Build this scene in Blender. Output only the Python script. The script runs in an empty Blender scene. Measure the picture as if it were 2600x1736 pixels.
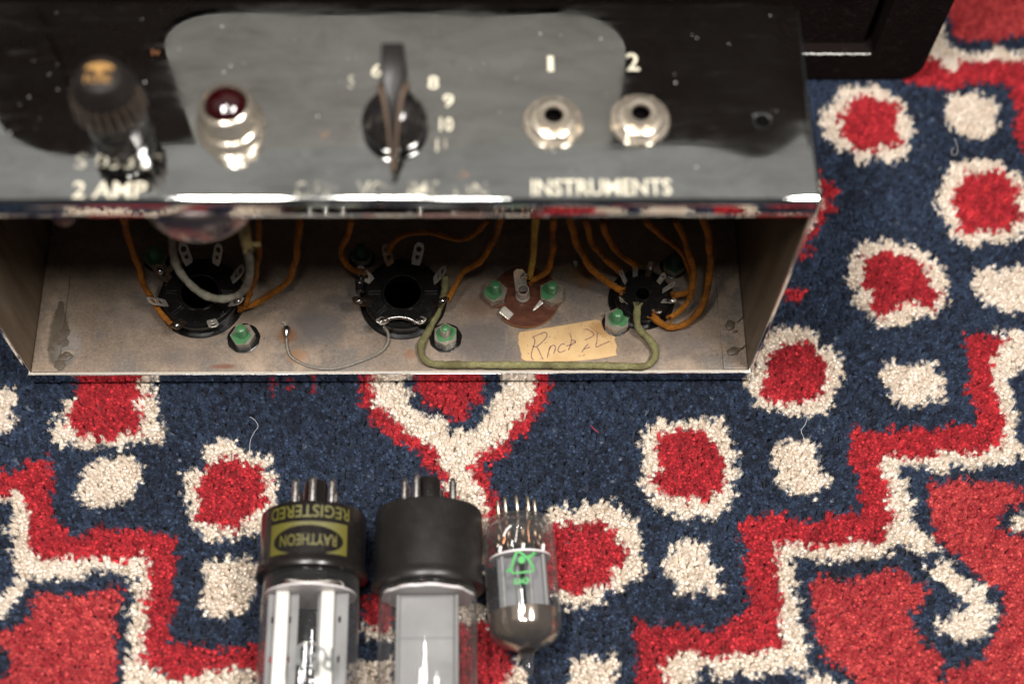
import bpy, bmesh, math, random
from mathutils import Vector, Matrix
random.seed(7)
S = 0.001                                   # everything below is written in millimetres
sc = bpy.context.scene
COL = sc.collection
# ---------------------------------------------------------------- camera
CAM = Vector((160.828, -221.447, 484.816)); FPX = 3700.0
CROT = Matrix(((0.99959959, 0.00316236, -0.02811878), (-0.01504744, 0.90098177, -0.43359593), (0.02396332, 0.43384543, 0.90066859)))
cd = bpy.data.cameras.new('camera'); cam = bpy.data.objects.new('camera', cd); COL.objects.link(cam)
cam.matrix_world = Matrix.Translation(CAM*S) @ CROT.to_4x4()
cd.sensor_width = 36; cd.lens = FPX/2600*36; cd.clip_start = 0.01; cd.clip_end = 20
cd.dof.use_dof = True; cd.dof.focus_distance = 0.528; cd.dof.aperture_fstop = 4.4; cd.dof.aperture_blades = 0
sc.camera = cam
def at(px, py, z):                          # photograph pixel -> point on the horizontal plane at height z
    d = CROT @ Vector(((px-1300)/FPX, -(py-868)/FPX, -1.0))
    return CAM + d*((z-CAM.z)/d.z)
# ---------------------------------------------------------------- world, lamps, exposure
w = bpy.data.worlds.new('World'); sc.world = w; w.use_nodes = True
w.node_tree.nodes['Background'].inputs[0].default_value = (0.93, 0.97, 1.0, 1)
w.node_tree.nodes['Background'].inputs[1].default_value = 0.045
def softbox(name, loc, target, sx, sy, power, col):
    l = bpy.data.lights.new(name, 'AREA'); l.shape = 'RECTANGLE'; l.size = sx*S; l.size_y = sy*S; l.energy = power; l.color = col
    o = bpy.data.objects.new(name, l); COL.objects.link(o); o.location = Vector(loc)*S
    o.rotation_euler = (Vector(target)-Vector(loc)).to_track_quat('-Z', 'Y').to_euler(); return o
softbox('softbox_left', (-8, -95, 730), (130, -95, 0), 250, 66, 6.0, (1.0, 0.965, 0.92))
softbox('softbox_right', (442, -95, 730), (160, -95, 0), 250, 90, 7.2, (1.0, 0.965, 0.92))
softbox('softbox_centre', (98, 40, 735), (100, 40, 0), 60, 60, 1.2, (1.0, 0.965, 0.92))
softbox('fill_lamp', (160, -240, 760), (150, 0, 0), 50, 40, 0.7, (1.0, 0.97, 0.93))
softbox('ceiling_bounce', (150, 900, 1800), (150, 900, 0), 3200, 2600, 8.6, (1.0, 0.985, 0.94))
sc.render.engine = 'CYCLES'
sc.view_settings.view_transform = 'Standard'; sc.view_settings.look = 'None'; sc.view_settings.exposure = 0; sc.view_settings.gamma = 1

# ---------------------------------------------------------------- materials
def mat(name, base=(0.5, 0.5, 0.5), rough=0.5, metal=0.0, **kw):
    m = bpy.data.materials.new(name); m.use_nodes = True
    b = m.node_tree.nodes['Principled BSDF']
    b.inputs['Base Color'].default_value = (*base, 1); b.inputs['Roughness'].default_value = rough; b.inputs['Metallic'].default_value = metal
    for k, v in kw.items(): b.inputs[k.replace('_', ' ')].default_value = v
    return m
class NT:                                    # small node-building helper
    def __init__(s, m): s.t = m.node_tree; s.b = s.t.nodes['Principled BSDF']; s.co = s.t.nodes.new('ShaderNodeTexCoord').outputs['Object']
    def n(s, ty, **kw):
        o = s.t.nodes.new(ty)
        for k, v in kw.items(): setattr(o, k, v)
        return o
    def lk(s, a, b): s.t.links.new(a, b)
    def noise(s, scale, detail=4, rough=0.55, vec=None, dist=0.0):
        o = s.n('ShaderNodeTexNoise'); o.inputs['Scale'].default_value = scale; o.inputs['Detail'].default_value = detail
        o.inputs['Roughness'].default_value = rough; o.inputs['Distortion'].default_value = dist; s.lk(vec or s.co, o.inputs['Vector']); return o.outputs['Fac']
    def ramp(s, fac, stops):
        o = s.n('ShaderNodeValToRGB'); e = o.color_ramp.elements
        e[0].position, e[0].color = stops[0][0], (*stops[0][1], 1); e[1].position, e[1].color = stops[-1][0], (*stops[-1][1], 1)
        for p, c in stops[1:-1]: q = e.new(p); q.color = (*c, 1)
        s.lk(fac, o.inputs[0]); return o.outputs[0]
    def mix(s, f, a, b, blend='MIX'):
        o = s.n('ShaderNodeMix', data_type='RGBA', blend_type=blend)
        for i, v in ((0, f), (6, a), (7, b)):
            if isinstance(v, (int, float)): o.inputs[i].default_value = v
            elif isinstance(v, tuple): o.inputs[i].default_value = (*v, 1)
            else: s.lk(v, o.inputs[i])
        return o.outputs[2]
    def math(s, op, a, b=0.0, c=None):
        o = s.n('ShaderNodeMath', operation=op)
        for i, v in enumerate((a, b) if c is None else (a, b, c)):
            if isinstance(v, (int, float)): o.inputs[i].default_value = v
            else: s.lk(v, o.inputs[i])
        return o.outputs[0]
    def rng(s, v, a, b, c, d):
        o = s.n('ShaderNodeMapRange'); s.lk(v, o.inputs[0])
        for i, q in enumerate((a, b, c, d)): o.inputs[i+1].default_value = q
        return o.outputs[0]
    def scale(s, vx, vy, vz, rot=(0, 0, 0)):
        o = s.n('ShaderNodeMapping'); s.lk(s.co, o.inputs[0]); o.inputs['Scale'].default_value = (vx, vy, vz); o.inputs['Rotation'].default_value = rot; return o.outputs[0]
    def bump(s, h, strength=0.3, dist=0.0002):
        o = s.n('ShaderNodeBump'); o.inputs['Strength'].default_value = strength; o.inputs['Distance'].default_value = dist
        s.lk(h, o.inputs['Height']); s.lk(o.outputs[0], s.b.inputs['Normal'])
    def spot(s, x, y, rx, ry, soft=0.6, warp=0.5, wscale=90):   # soft irregular blotch round a point (mm) -> 0..1
        sep = s.n('ShaderNodeSeparateXYZ'); s.lk(s.co, sep.inputs[0])
        dx = s.math('DIVIDE', s.math('SUBTRACT', sep.outputs[0], x*S), rx*S); dy = s.math('DIVIDE', s.math('SUBTRACT', sep.outputs[1], y*S), ry*S)
        r = s.math('SQRT', s.math('ADD', s.math('MULTIPLY', dx, dx), s.math('MULTIPLY', dy, dy)))
        r = s.math('ADD', r, s.math('MULTIPLY', s.math('SUBTRACT', s.noise(wscale, 5, 0.65), 0.5), warp*2))
        return s.rng(r, 1.0, 1.0-soft, 0.0, 1.0)

# panel chrome: hazy, wiped, finely scratched
M = {}
m = mat('hazy_chrome_panel', (0.62, 0.62, 0.60), 0.1, 1.0); t = NT(m)
hz = t.noise(22, 6, 0.6, t.scale(1, 2.2, 1, (0, 0, 0.3)), 0.6); fine = t.noise(150, 6, 0.65, t.scale(0.45, 3.0, 1, (0, 0, 0.22)), 0.4)
mot = t.noise(45, 7, 0.68, t.scale(1, 1.6, 1, (0, 0, 0.4)), 0.7); t.lk(t.mix(t.rng(mot, 0.42, 0.68, 0, 0.75), t.mix(t.rng(hz, 0.35, 0.7, 0, 1), (0.70, 0.70, 0.68), (0.50, 0.50, 0.48)), t.mix(t.rng(fine, 0.4, 0.62, 0, 1), (0.34, 0.33, 0.31), (0.52, 0.51, 0.49))), t.b.inputs['Base Color'])
t.lk(t.math('ADD', t.rng(hz, 0.46, 0.70, 0.022, 0.14), t.rng(fine, 0.48, 0.72, 0.0, 0.07)), t.b.inputs['Roughness'])
t.bump(t.noise(500, 3), 0.03, 0.00005)
# thin film of dirt lying on the chrome
dd = t.n('ShaderNodeBsdfDiffuse'); dd.inputs[0].default_value = (0.42, 0.40, 0.36, 1); mx = t.n('ShaderNodeMixShader')
t.lk(t.math('ADD', t.rng(hz, 0.4, 0.75, 0.0, 0.004), t.rng(fine, 0.62, 0.8, 0.0, 0.03)), mx.inputs[0]); t.lk(t.b.outputs[0], mx.inputs[1]); t.lk(dd.outputs[0], mx.inputs[2])
t.lk(mx.outputs[0], t.t.nodes['Material Output'].inputs[0]); M['panel'] = m
m = mat('polished_chrome', (0.72, 0.72, 0.73), 0.08, 1.0); t = NT(m); t.lk(t.rng(t.noise(60, 5), 0.3, 0.8, 0.04, 0.22), t.b.inputs['Roughness']); t.bump(t.noise(90, 4), 0.12, 0.0003); M['chrome'] = m
# chassis inside: dull grey-tan plated steel with stains, rust and speckle
m = mat('stained_plated_steel', (0.3, 0.26, 0.22), 0.5, 0.35); t = NT(m)
a = t.ramp(t.noise(18, 6, 0.6, None, 0.4), [(0.28, (0.145, 0.10, 0.068)), (0.45, (0.26, 0.192, 0.14)), (0.62, (0.40, 0.30, 0.218)), (0.78, (0.20, 0.158, 0.123))])
a = t.mix(t.rng(t.noise(130, 6, 0.75), 0.38, 0.66, 0, 0.75), a, (0.14, 0.108, 0.082)); a = t.mix(t.rng(t.noise(48, 7, 0.7, None, 0.8), 0.50, 0.62, 0, 0.8), a, (0.14, 0.122, 0.11)); a = t.mix(t.rng(t.noise(900, 3, 0.8), 0.45, 0.75, 0, 0.45), a, (0.42, 0.35, 0.29))
def blot(a, x, y, rx, ry, col, k=0.8, **kw): return t.mix(t.math('MULTIPLY', t.spot(x, y, rx, ry, **kw), k), a, col)
def blotp(a, px, py, rx, ry, col, k=0.8, **kw): p = at(px, py, 0); return blot(a, p.x, p.y, rx, ry, col, k, **kw)
G1 = (0.105, 0.095, 0.095); RU = (0.20, 0.085, 0.035)
a = blotp(a, 800, 830, 16, 11, G1, 0.75); a = blotp(a, 1210, 850, 13, 9, G1, 0.7); a = blotp(a, 1480, 740, 12, 8, (0.14, 0.13, 0.13), 0.5); a = blotp(a, 1240, 900, 16, 6, G1, 0.5)
a = blotp(a, 470, 905, 16, 5, G1, 0.4); a = blotp(a, 1720, 870, 14, 8, G1, 0.45); a = blotp(a, 850, 760, 6, 3, (0.08, 0.07, 0.07), 0.6); a = blotp(a, 330, 800, 14, 10, G1, 0.3)
a = blotp(a, 730, 850, 5, 4.5, RU, 0.9); a = blotp(a, 752, 905, 5, 4, (0.30, 0.15, 0.07), 0.7); a = blotp(a, 1480, 700, 7, 7, (0.26, 0.13, 0.04), 0.75); a = blotp(a, 1040, 898, 3, 3, (0.25, 0.10, 0.05), 0.6)
a = blotp(a, 1220, 775, 10, 7, (0.17, 0.10, 0.065), 0.7); a = blotp(a, 565, 930, 6, 1.2, (0.16, 0.06, 0.035), 0.8)
a = blotp(a, 148, 850, 3.6, 13, (0.10, 0.08, 0.055), 0.95, soft=0.25, warp=0.45, wscale=160); a = blotp(a, 160, 905, 5, 5, (0.10, 0.085, 0.065), 0.9, soft=0.3); a = blotp(a, 172, 897, 2.6, 1.5, (0.50, 0.36, 0.20), 0.9)
a = blotp(a, 175, 880, 6, 9, (0.30, 0.27, 0.25), 0.5)
v = t.noise(700, 2, 0.5); a = t.mix(t.rng(v, 0.66, 0.74, 0, 0.75), a, (0.10, 0.055, 0.03))
t.lk(a, t.b.inputs['Base Color']); t.lk(t.rng(t.noise(60, 5), 0.3, 0.7, 0.38, 0.62), t.b.inputs['Roughness']); t.bump(t.noise(420, 5, 0.7), 0.25, 0.00015); M['steel'] = m
m = mat('brown_varnished_steel', (0.20, 0.15, 0.105), 0.42, 0.45); t = NT(m)
t.lk(t.ramp(t.noise(30, 6, 0.65, t.scale(1, 3, 0.35)), [(0.3, (0.10, 0.07, 0.045)), (0.55, (0.20, 0.15, 0.10)), (0.75, (0.30, 0.24, 0.18))]), t.b.inputs['Base Color']); t.bump(t.noise(300, 5), 0.25, 0.00015); M['wall'] = m
def metal(name, c, r, sc_=120, var=0.35, bump_=0.2, mt=1.0):
    m = mat(name, c, r, mt); t = NT(m); f = t.noise(sc_*8, 5, 0.65)
    t.lk(t.mix(t.rng(f, 0.35, 0.7, 0, 1), c, tuple(v*(1-var) for v in c)), t.b.inputs['Base Color']); t.lk(t.rng(f, 0.3, 0.75, r*0.7, min(1, r*1.6)), t.b.inputs['Roughness']); t.bump(f, bump_, 0.0001); return m
M['nickel'] = metal('warm_nickel', (0.86, 0.75, 0.61), 0.19, 60, 0.25, 0.06, 0.9)

M['silver'] = metal('tinned_metal', (0.74, 0.67, 0.58), 0.33, 160, 0.5, 0.4, 0.5)
M['zinc'] = metal('zinc_nut', (0.62, 0.54, 0.44), 0.3, 120, 0.5, 0.3, 0.7)
M['braid'] = metal('tarnished_braid', (0.40, 0.36, 0.30), 0.4, 160, 0.5, 0.4, 0.6)
M['solder'] = metal('solder', (0.60, 0.57, 0.54), 0.25, 200, 0.4, 0.5)
M['tarnish'] = metal('tarnished_lug', (0.34, 0.24, 0.17), 0.40, 160, 0.6, 0.5)
M['pin'] = metal('tube_pin', (0.66, 0.63, 0.60), 0.30, 90, 0.35, 0.3)
M['thinpin'] = metal('thin_pin', (0.56, 0.49, 0.38), 0.35, 90, 0.3, 0.2)
def rough_plastic(name, c, r, bumpy=0.25, sc_=900, dust=(0.10, 0.08, 0.06), k=0.5):
    m = mat(name, c, r); t = NT(m); f = t.noise(sc_, 6, 0.7); g = t.noise(70, 5, 0.6)
    t.lk(t.mix(t.math('MULTIPLY', t.rng(f, 0.5, 0.72, 0, k), t.rng(g, 0.4, 0.65, 0, 1)), c, dust), t.b.inputs['Base Color'])
    t.lk(t.rng(g, 0.3, 0.7, r*0.8, r*1.35), t.b.inputs['Roughness']); t.bump(f, bumpy, 0.0002); return m
M['bakelite'] = rough_plastic('black_bakelite', (0.006, 0.0055, 0.0055), 0.22, 0.35, 700, (0.045, 0.035, 0.028), 0.5); M['bakelite'].node_tree.nodes['Principled BSDF'].inputs['Specular IOR Level'].default_value = 0.5
M['knob'] = rough_plastic('black_knob_plastic', (0.010, 0.009, 0.009), 0.13, 0.02, 300)
M['cap'] = rough_plastic('brown_black_cap', (0.009, 0.007, 0.006), 0.5, 0.05, 300, (0.028, 0.021, 0.016), 0.9); M['cap'].node_tree.nodes['Principled BSDF'].inputs['Specular IOR Level'].default_value = 0.16
M['finblack'] = rough_plastic('black_fin_plastic', (0.009, 0.008, 0.008), 0.3, 0.02, 300, (0.03, 0.022, 0.016), 0.4); M['finblack'].node_tree.nodes['Principled BSDF'].inputs['Specular IOR Level'].default_value = 0.18
M['worn'] = rough_plastic('worn_brown_edge', (0.065, 0.038, 0.021), 0.6, 0.2, 500)
M['base'] = rough_plastic('matt_black_tube_base', (0.009, 0.0075, 0.007), 0.24, 0.05, 400, (0.05, 0.04, 0.035), 0.3)
M['base2'] = rough_plastic('satin_black_tube_base', (0.010, 0.009, 0.0085), 0.34, 0.08, 700, (0.05, 0.045, 0.04), 0.3)
m = mat('black_tolex', (0.008, 0.006, 0.0055), 0.75, Specular_IOR_Level=0.004); t = NT(m)
vo = t.n('ShaderNodeTexVoronoi'); vo.inputs['Scale'].default_value = 900; t.lk(t.co, vo.inputs['Vector']); t.bump(t.math('ADD', vo.outputs['Distance'], t.noise(500, 4)), 0.6, 0.0004)
t.lk(t.mix(t.rng(t.noise(300, 5, 0.7), 0.55, 0.75, 0, 0.6), (0.009, 0.0065, 0.006), (0.030, 0.023, 0.020)), t.b.inputs['Base Color']); M['tolex'] = m
M['groove'] = mat('dark_groove', (0.003, 0.003, 0.003), 0.8)
M['grey_cloth'] = mat('grey_grille_cloth', (0.115, 0.112, 0.104), 0.85)
def cloth(name, c1, c2, c3):
    m = mat(name, c1, 0.95, Specular_IOR_Level=0.15); t = NT(m)
    f = t.noise(900, 4, 0.7); g = t.noise(120, 5, 0.6)
    a = t.mix(t.rng(f, 0.35, 0.65, 0, 1), c1, c2); t.lk(t.mix(t.rng(g, 0.42, 0.66, 0, 0.8), a, c3), t.b.inputs['Base Color'])
    t.bump(t.math('ADD', f, t.noise(2600, 2)), 0.8, 0.0004); return m
M['orange'] = cloth('orange_cloth_wire', (0.23, 0.078, 0.008), (0.40, 0.155, 0.022), (0.095, 0.034, 0.009))
M['yellow'] = cloth('yellow_cloth_wire', (0.42, 0.27, 0.045), (0.52, 0.36, 0.08), (0.22, 0.12, 0.03))
M['olive'] = cloth('olive_cloth_wire', (0.155, 0.145, 0.065), (0.25, 0.23, 0.11), (0.09, 0.075, 0.035))
M['greycloth'] = cloth('grey_green_cloth_wire', (0.16, 0.15, 0.115), (0.24, 0.22, 0.17), (0.09, 0.085, 0.06))
M['pink'] = cloth('faded_yellow_sleeve', (0.34, 0.26, 0.10), (0.42, 0.33, 0.14), (0.25, 0.18, 0.07))
m = mat('green_thread_lacquer', (0.07, 0.235, 0.09), 0.3); t = NT(m)
g = t.noise(420, 4, 0.6); t.lk(t.mix(t.rng(g, 0.62, 0.68, 0, 0.85), t.mix(t.rng(t.noise(90, 3), 0.3, 0.7, 0, 1), (0.05, 0.165, 0.065), (0.085, 0.235, 0.10)), (0.12, 0.09, 0.06)), t.b.inputs['Base Color']); t.bump(g, 0.15, 0.0001); M['green'] = m
M['greendark'] = mat('dark_green_lacquer', (0.03, 0.08, 0.035), 0.4)
m = mat('brown_phenolic', (0.11, 0.032, 0.015), 0.38); t = NT(m)
g = t.noise(160, 6, 0.7, t.scale(1, 4, 1, (0, 0, 0.6)), 1.2); t.lk(t.ramp(g, [(0.35, (0.055, 0.018, 0.010)), (0.55, (0.105, 0.034, 0.018)), (0.8, (0.19, 0.075, 0.04))]), t.b.inputs['Base Color']); t.bump(g, 0.3, 0.0002); M['phenolic'] = m
M['phenolic_edge'] = mat('cut_phenolic_edge', (0.33, 0.13, 0.045), 0.6)
m = mat('aged_masking_tape', (0.66, 0.43, 0.19), 0.6); t = NT(m)
a = t.mix(t.rng(t.noise(70, 5, 0.6), 0.4, 0.7, 0, 1), (0.60, 0.40, 0.19), (0.46, 0.28, 0.12)); a = t.mix(t.rng(t.noise(900, 3, 0.6), 0.62, 0.72, 0, 0.8), a, (0.20, 0.10, 0.04))
p = at(1535, 835, 0); a = t.mix(t.math('MULTIPLY', t.spot(p.x, p.y, 6, 4.5), 0.75), a, (0.30, 0.15, 0.05)); t.lk(a, t.b.inputs['Base Color']); t.bump(t.noise(250, 5, 0.7, t.scale(1, 0.3, 1)), 0.5, 0.0003); M['tape'] = m
M['pencil'] = mat('faded_ink', (0.20, 0.11, 0.10), 0.8)
m = mat('cream_lettering', (0.48, 0.44, 0.34), 0.6); M['letter'] = m; t = NT(m); cr = t.n('ShaderNodeBsdfTransparent'); mx = t.n('ShaderNodeMixShader'); t.lk(t.rng(t.noise(300, 4, 0.6), 0.55, 0.74, 0.0, 0.65), mx.inputs[0]); t.lk(t.b.outputs[0], mx.inputs[1]); t.lk(cr.outputs[0], mx.inputs[2]); t.lk(mx.outputs[0], t.t.nodes['Material Output'].inputs[0])
m = mat('worn_cream_lettering', (0.40, 0.37, 0.29), 0.6); t = NT(m)      # print partly rubbed away to bare chrome
cr = t.n('ShaderNodeBsdfTransparent'); mx = t.n('ShaderNodeMixShader'); t.lk(t.rng(t.noise(240, 4, 0.6), 0.38, 0.56, 0.15, 1.0), mx.inputs[0]); t.lk(t.b.outputs[0], mx.inputs[1]); t.lk(cr.outputs[0], mx.inputs[2]); t.lk(mx.outputs[0], t.t.nodes['Material Output'].inputs[0]); M['worn_letter'] = m
M['gold'] = mat('gold_print', (0.24, 0.125, 0.03), 0.6)
M['yellowprint'] = rough_plastic('yellow_base_print', (0.085, 0.075, 0.010), 0.5, 0.1, 350, (0.03, 0.026, 0.01), 0.9)
M['greenprint'] = mat('green_glass_print', (0.03, 0.27, 0.05), 0.5)
M['ghostprint'] = mat('ghostly_grey_print', (0.11, 0.115, 0.115), 0.6)
M['whiteprint'] = mat('faint_white_print', (0.55, 0.56, 0.56), 0.6)
M['jewel'] = mat('ruby_glass_jewel', (0.014, 0.0006, 0.001), 0.06, Coat_Weight=1.0, Coat_Roughness=0.02)
M['black'] = mat('bore_shade', (0.003, 0.0025, 0.0025), 1.0, Specular_IOR_Level=0.0)  # flat black that paints the shade inside holes and bores
M['greydisc'] = mat('grey_bottom', (0.20, 0.18, 0.16), 0.5, 0.3)
M['mica'] = mat('mica_disc', (0.62, 0.57, 0.57), 0.35)
M['plate'] = rough_plastic('grey_anode', (0.165, 0.162, 0.16), 0.6, 0.1, 120, (0.11, 0.11, 0.11), 0.9)
M['plate2'] = rough_plastic('dark_anode', (0.09, 0.09, 0.095), 0.5, 0.1, 200, (0.15, 0.15, 0.155), 0.8)
M['rod'] = mat('nickel_rod', (0.92, 0.90, 0.84), 0.4, 0.25)
M['lead'] = mat('dull_lead_wire', (0.30, 0.27, 0.24), 0.4, 0.6)
M['getter'] = metal('silver_getter', (0.52, 0.42, 0.35), 0.10, 20, 0.5, 0.03, 0.92)
M['bell'] = metal('dull_lamp_bell', (0.36, 0.29, 0.28), 0.26, 20, 0.3, 0.03)
M['copper'] = mat('copper_lead', (0.40, 0.16, 0.08), 0.4, 0.7)
m = bpy.data.materials.new('tube_glass'); m.use_nodes = True; nt = m.node_tree; nt.nodes.clear()   # thin clear envelope: facing-weighted reflection, with a pale veil painted in at the edges
o = nt.nodes.new('ShaderNodeOutputMaterial'); mx = nt.nodes.new('ShaderNodeMixShader'); gl = nt.nodes.new('ShaderNodeBsdfGlossy'); tr = nt.nodes.new('ShaderNodeBsdfTransparent'); lw = nt.nodes.new('ShaderNodeFresnel')
gl.inputs['Roughness'].default_value = 0.05; lw = nt.nodes.new('ShaderNodeLayerWeight'); lw.inputs[0].default_value = 0.5
pw = nt.nodes.new('ShaderNodeMath'); pw.operation = 'POWER'; pw.inputs[1].default_value = 3.5; nt.links.new(lw.outputs['Facing'], pw.inputs[0])
rf = nt.nodes.new('ShaderNodeMath'); rf.operation = 'MULTIPLY_ADD'; rf.inputs[1].default_value = 0.55; rf.inputs[2].default_value = 0.035; nt.links.new(pw.outputs[0], rf.inputs[0]); nt.links.new(rf.outputs[0], mx.inputs[0])
mc = nt.nodes.new('ShaderNodeMix'); mc.data_type = 'RGBA'; mc.inputs[6].default_value = (0.95, 0.95, 0.95, 1); mc.inputs[7].default_value = (0.30, 0.29, 0.28, 1); nt.links.new(pw.outputs[0], mc.inputs[0]); nt.links.new(mc.outputs[2], tr.inputs[0])
df = nt.nodes.new('ShaderNodeBsdfDiffuse'); df.inputs[0].default_value = (0.5, 0.48, 0.46, 1); mf = nt.nodes.new('ShaderNodeMixShader'); kf = nt.nodes.new('ShaderNodeMath'); kf.operation = 'MULTIPLY_ADD'; kf.inputs[1].default_value = 0.28; kf.inputs[2].default_value = 0.02; nt.links.new(pw.outputs[0], kf.inputs[0]); nt.links.new(kf.outputs[0], mf.inputs[0])
nt.links.new(tr.outputs[0], mf.inputs[1]); nt.links.new(df.outputs[0], mf.inputs[2]); nt.links.new(mf.outputs[0], mx.inputs[1]); nt.links.new(gl.outputs[0], mx.inputs[2]); nt.links.new(mx.outputs[0], o.inputs[0]); nt.nodes.remove(nt.nodes['Fresnel']); M['glass'] = m
M['lint'] = mat('pale_fibre', (0.75, 0.74, 0.72), 0.8)
M['thread'] = mat('red_fibre', (0.5, 0.03, 0.05), 0.8)
M['dust'] = mat('pale_dust_glint', (0.7, 0.7, 0.66), 0.5)
M['crud'] = rough_plastic('dried_glue', (0.075, 0.055, 0.038), 0.45, 0.9, 500, (0.20, 0.165, 0.13), 0.7)

# ---------------------------------------------------------------- mesh helpers (mm in, metres out)
def deselect(): pass
def mesh_obj(name, verts, faces, material, parent=None, smooth=False, mats=None, fm=None, loc=None):
    me = bpy.data.meshes.new(name); loc = Vector(loc) if loc is not None else Vector((0, 0, 0))
    me.from_pydata([((v[0]-loc.x)*S, (v[1]-loc.y)*S, (v[2]-loc.z)*S) for v in verts], [], faces)
    for q in (mats or [material]): me.materials.append(M[q])
    if fm: me.polygons.foreach_set('material_index', fm)
    if smooth: me.polygons.foreach_set('use_smooth', [True]*len(me.polygons))
    me.update(); o = bpy.data.objects.new(name, me); COL.objects.link(o)
    o.location = loc*S
    if parent: o.parent = parent; o.location = loc*S - world_loc(parent)
    return o
def world_loc(o):
    v = Vector(o.location)
    while o.parent: o = o.parent; v += Vector(o.location)
    return v
def thing(name, label, cat, loc, group=None):
    o = bpy.data.objects.new(name, None); COL.objects.link(o); o.location = Vector(loc)*S; o.empty_display_size = 0.01
    o['label'] = label; o['category'] = cat
    if group: o['group'] = group
    return o
class MB:
    def __init__(s): s.v = []; s.f = []; s.m = []
    def add(s, v, f, mi=0):
        n = len(s.v); s.v += [tuple(q) for q in v]; s.f += [tuple(i+n for i in q) for q in f]; s.m += [mi]*len(f); return s
    def box(s, x0, y0, z0, x1, y1, z1, mi=0, T=None):
        v = [Vector(q) for q in ((x0,y0,z0),(x1,y0,z0),(x1,y1,z0),(x0,y1,z0),(x0,y0,z1),(x1,y0,z1),(x1,y1,z1),(x0,y1,z1))]
        if T: v = [T @ q for q in v]
        return s.add(v, [(0,3,2,1),(4,5,6,7),(0,1,5,4),(1,2,6,5),(2,3,7,6),(3,0,4,7)], mi)
    def lathe(s, prof, T=None, n=32, mi=0, mod=None, cap=True):      # prof: (r, z)
        T = T or Matrix(); v = []
        for (r, z) in prof:
            for k in range(n):
                a = 2*math.pi*k/n; rr = r*(mod(a, z) if mod else 1); v.append(T @ Vector((rr*math.cos(a), rr*math.sin(a), z)))
        f = [(i*n+k, i*n+(k+1) % n, (i+1)*n+(k+1) % n, (i+1)*n+k) for i in range(len(prof)-1) for k in range(n)]
        if cap:
            if prof[0][0] > 1e-6: f.append(tuple(range(n-1, -1, -1)))
            if prof[-1][0] > 1e-6: f.append(tuple((len(prof)-1)*n+k for k in range(n)))
        return s.add(v, f, mi)
    def tube(s, pts, r, n=8, mi=0, cap=True):
        pts = [Vector(p) for p in pts]; v = []; up = Vector((0.13, 0.2, 1)).normalized(); N = None
        for i, p in enumerate(pts):
            d = (pts[min(i+1, len(pts)-1)]-pts[max(i-1, 0)]); d = d.normalized() if d.length > 1e-9 else Vector((0, 0, 1))
            if N is None: N = d.orthogonal().normalized()
            N = (N - d*N.dot(d)); N = N.normalized() if N.length > 1e-6 else d.orthogonal().normalized(); B = d.cross(N)
            rr = r(i/(len(pts)-1)) if callable(r) else r
            for k in range(n): a = 2*math.pi*k/n; v.append(p + (N*math.cos(a)+B*math.sin(a))*rr)
        f = [(i*n+k, i*n+(k+1) % n, (i+1)*n+(k+1) % n, (i+1)*n+k) for i in range(len(pts)-1) for k in range(n)]
        if cap: f += [tuple(range(n-1, -1, -1)), tuple((len(pts)-1)*n+k for k in range(n))]
        return s.add(v, f, mi)
    def prism(s, poly, z0, z1, T=None, mi=0, side=None):
        T = T or Matrix(); n = len(poly); v = [T @ Vector((x, y, z0)) for x, y in poly]+[T @ Vector((x, y, z1)) for x, y in poly]
        s.add(v, [tuple(range(n-1, -1, -1)), tuple(range(n, 2*n))], mi)
        return s.add(v, [(i, (i+1) % n, n+(i+1) % n, n+i) for i in range(n)], mi if side is None else side)
    def ob(s, name, m='steel', parent=None, smooth=False, mats=None, loc=None): 
        return mesh_obj(name, s.v, s.f, m, parent, smooth, mats, s.m if mats else None, loc)
def auto(o, ang=35):                        # smooth shading with sharp edges kept
    me = o.data; bm = bmesh.new(); bm.from_mesh(me)
    for e in bm.edges:
        if len(e.link_faces) == 2: e.smooth = e.calc_face_angle(0) < math.radians(ang)
    for f in bm.faces: f.smooth = True
    bm.to_mesh(me); bm.free(); return o
def spline(pts, step=0.8):                  # Catmull-Rom through 3-D points
    P = [Vector(p) for p in pts]; P = [P[0]*2-P[1]]+P+[P[-1]*2-P[-2]]; out = []
    for i in range(1, len(P)-2):
        n = max(2, int((P[i+1]-P[i]).length/step))
        for k in range(n):
            t = k/n; a, b, c, d = P[i-1], P[i], P[i+1], P[i+2]
            out.append(0.5*((2*b)+(c-a)*t+(2*a-5*b+4*c-d)*t*t+(3*b-a-3*c+d)*t**3))
    out.append(P[-2]); return out
def holed(outline, holes, thick):           # flat plate in XY with real holes, thickness along Z
    bm = bmesh.new()
    for loop in [outline]+holes:
        vs = [bm.verts.new((x, y, 0)) for x, y in loop]
        for i in range(len(vs)): bm.edges.new((vs[i], vs[(i+1) % len(vs)]))
    bmesh.ops.triangle_fill(bm, use_beauty=True, use_dissolve=False, edges=bm.edges[:])
    r = bmesh.ops.extrude_face_region(bm, geom=bm.faces[:])
    for e in r['geom']:
        if isinstance(e, bmesh.types.BMVert): e.co.z += thick
    bmesh.ops.recalc_face_normals(bm, faces=bm.faces[:])
    v = [x.co.copy() for x in bm.verts]; bm.verts.index_update(); f = [tuple(q.index for q in p.verts) for p in bm.faces]; bm.free(); return v, f
def circ(cx, cy, r, n=14): return [(cx+r*math.cos(2*math.pi*k/n), cy+r*math.sin(2*math.pi*k/n)) for k in range(n)]
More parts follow.
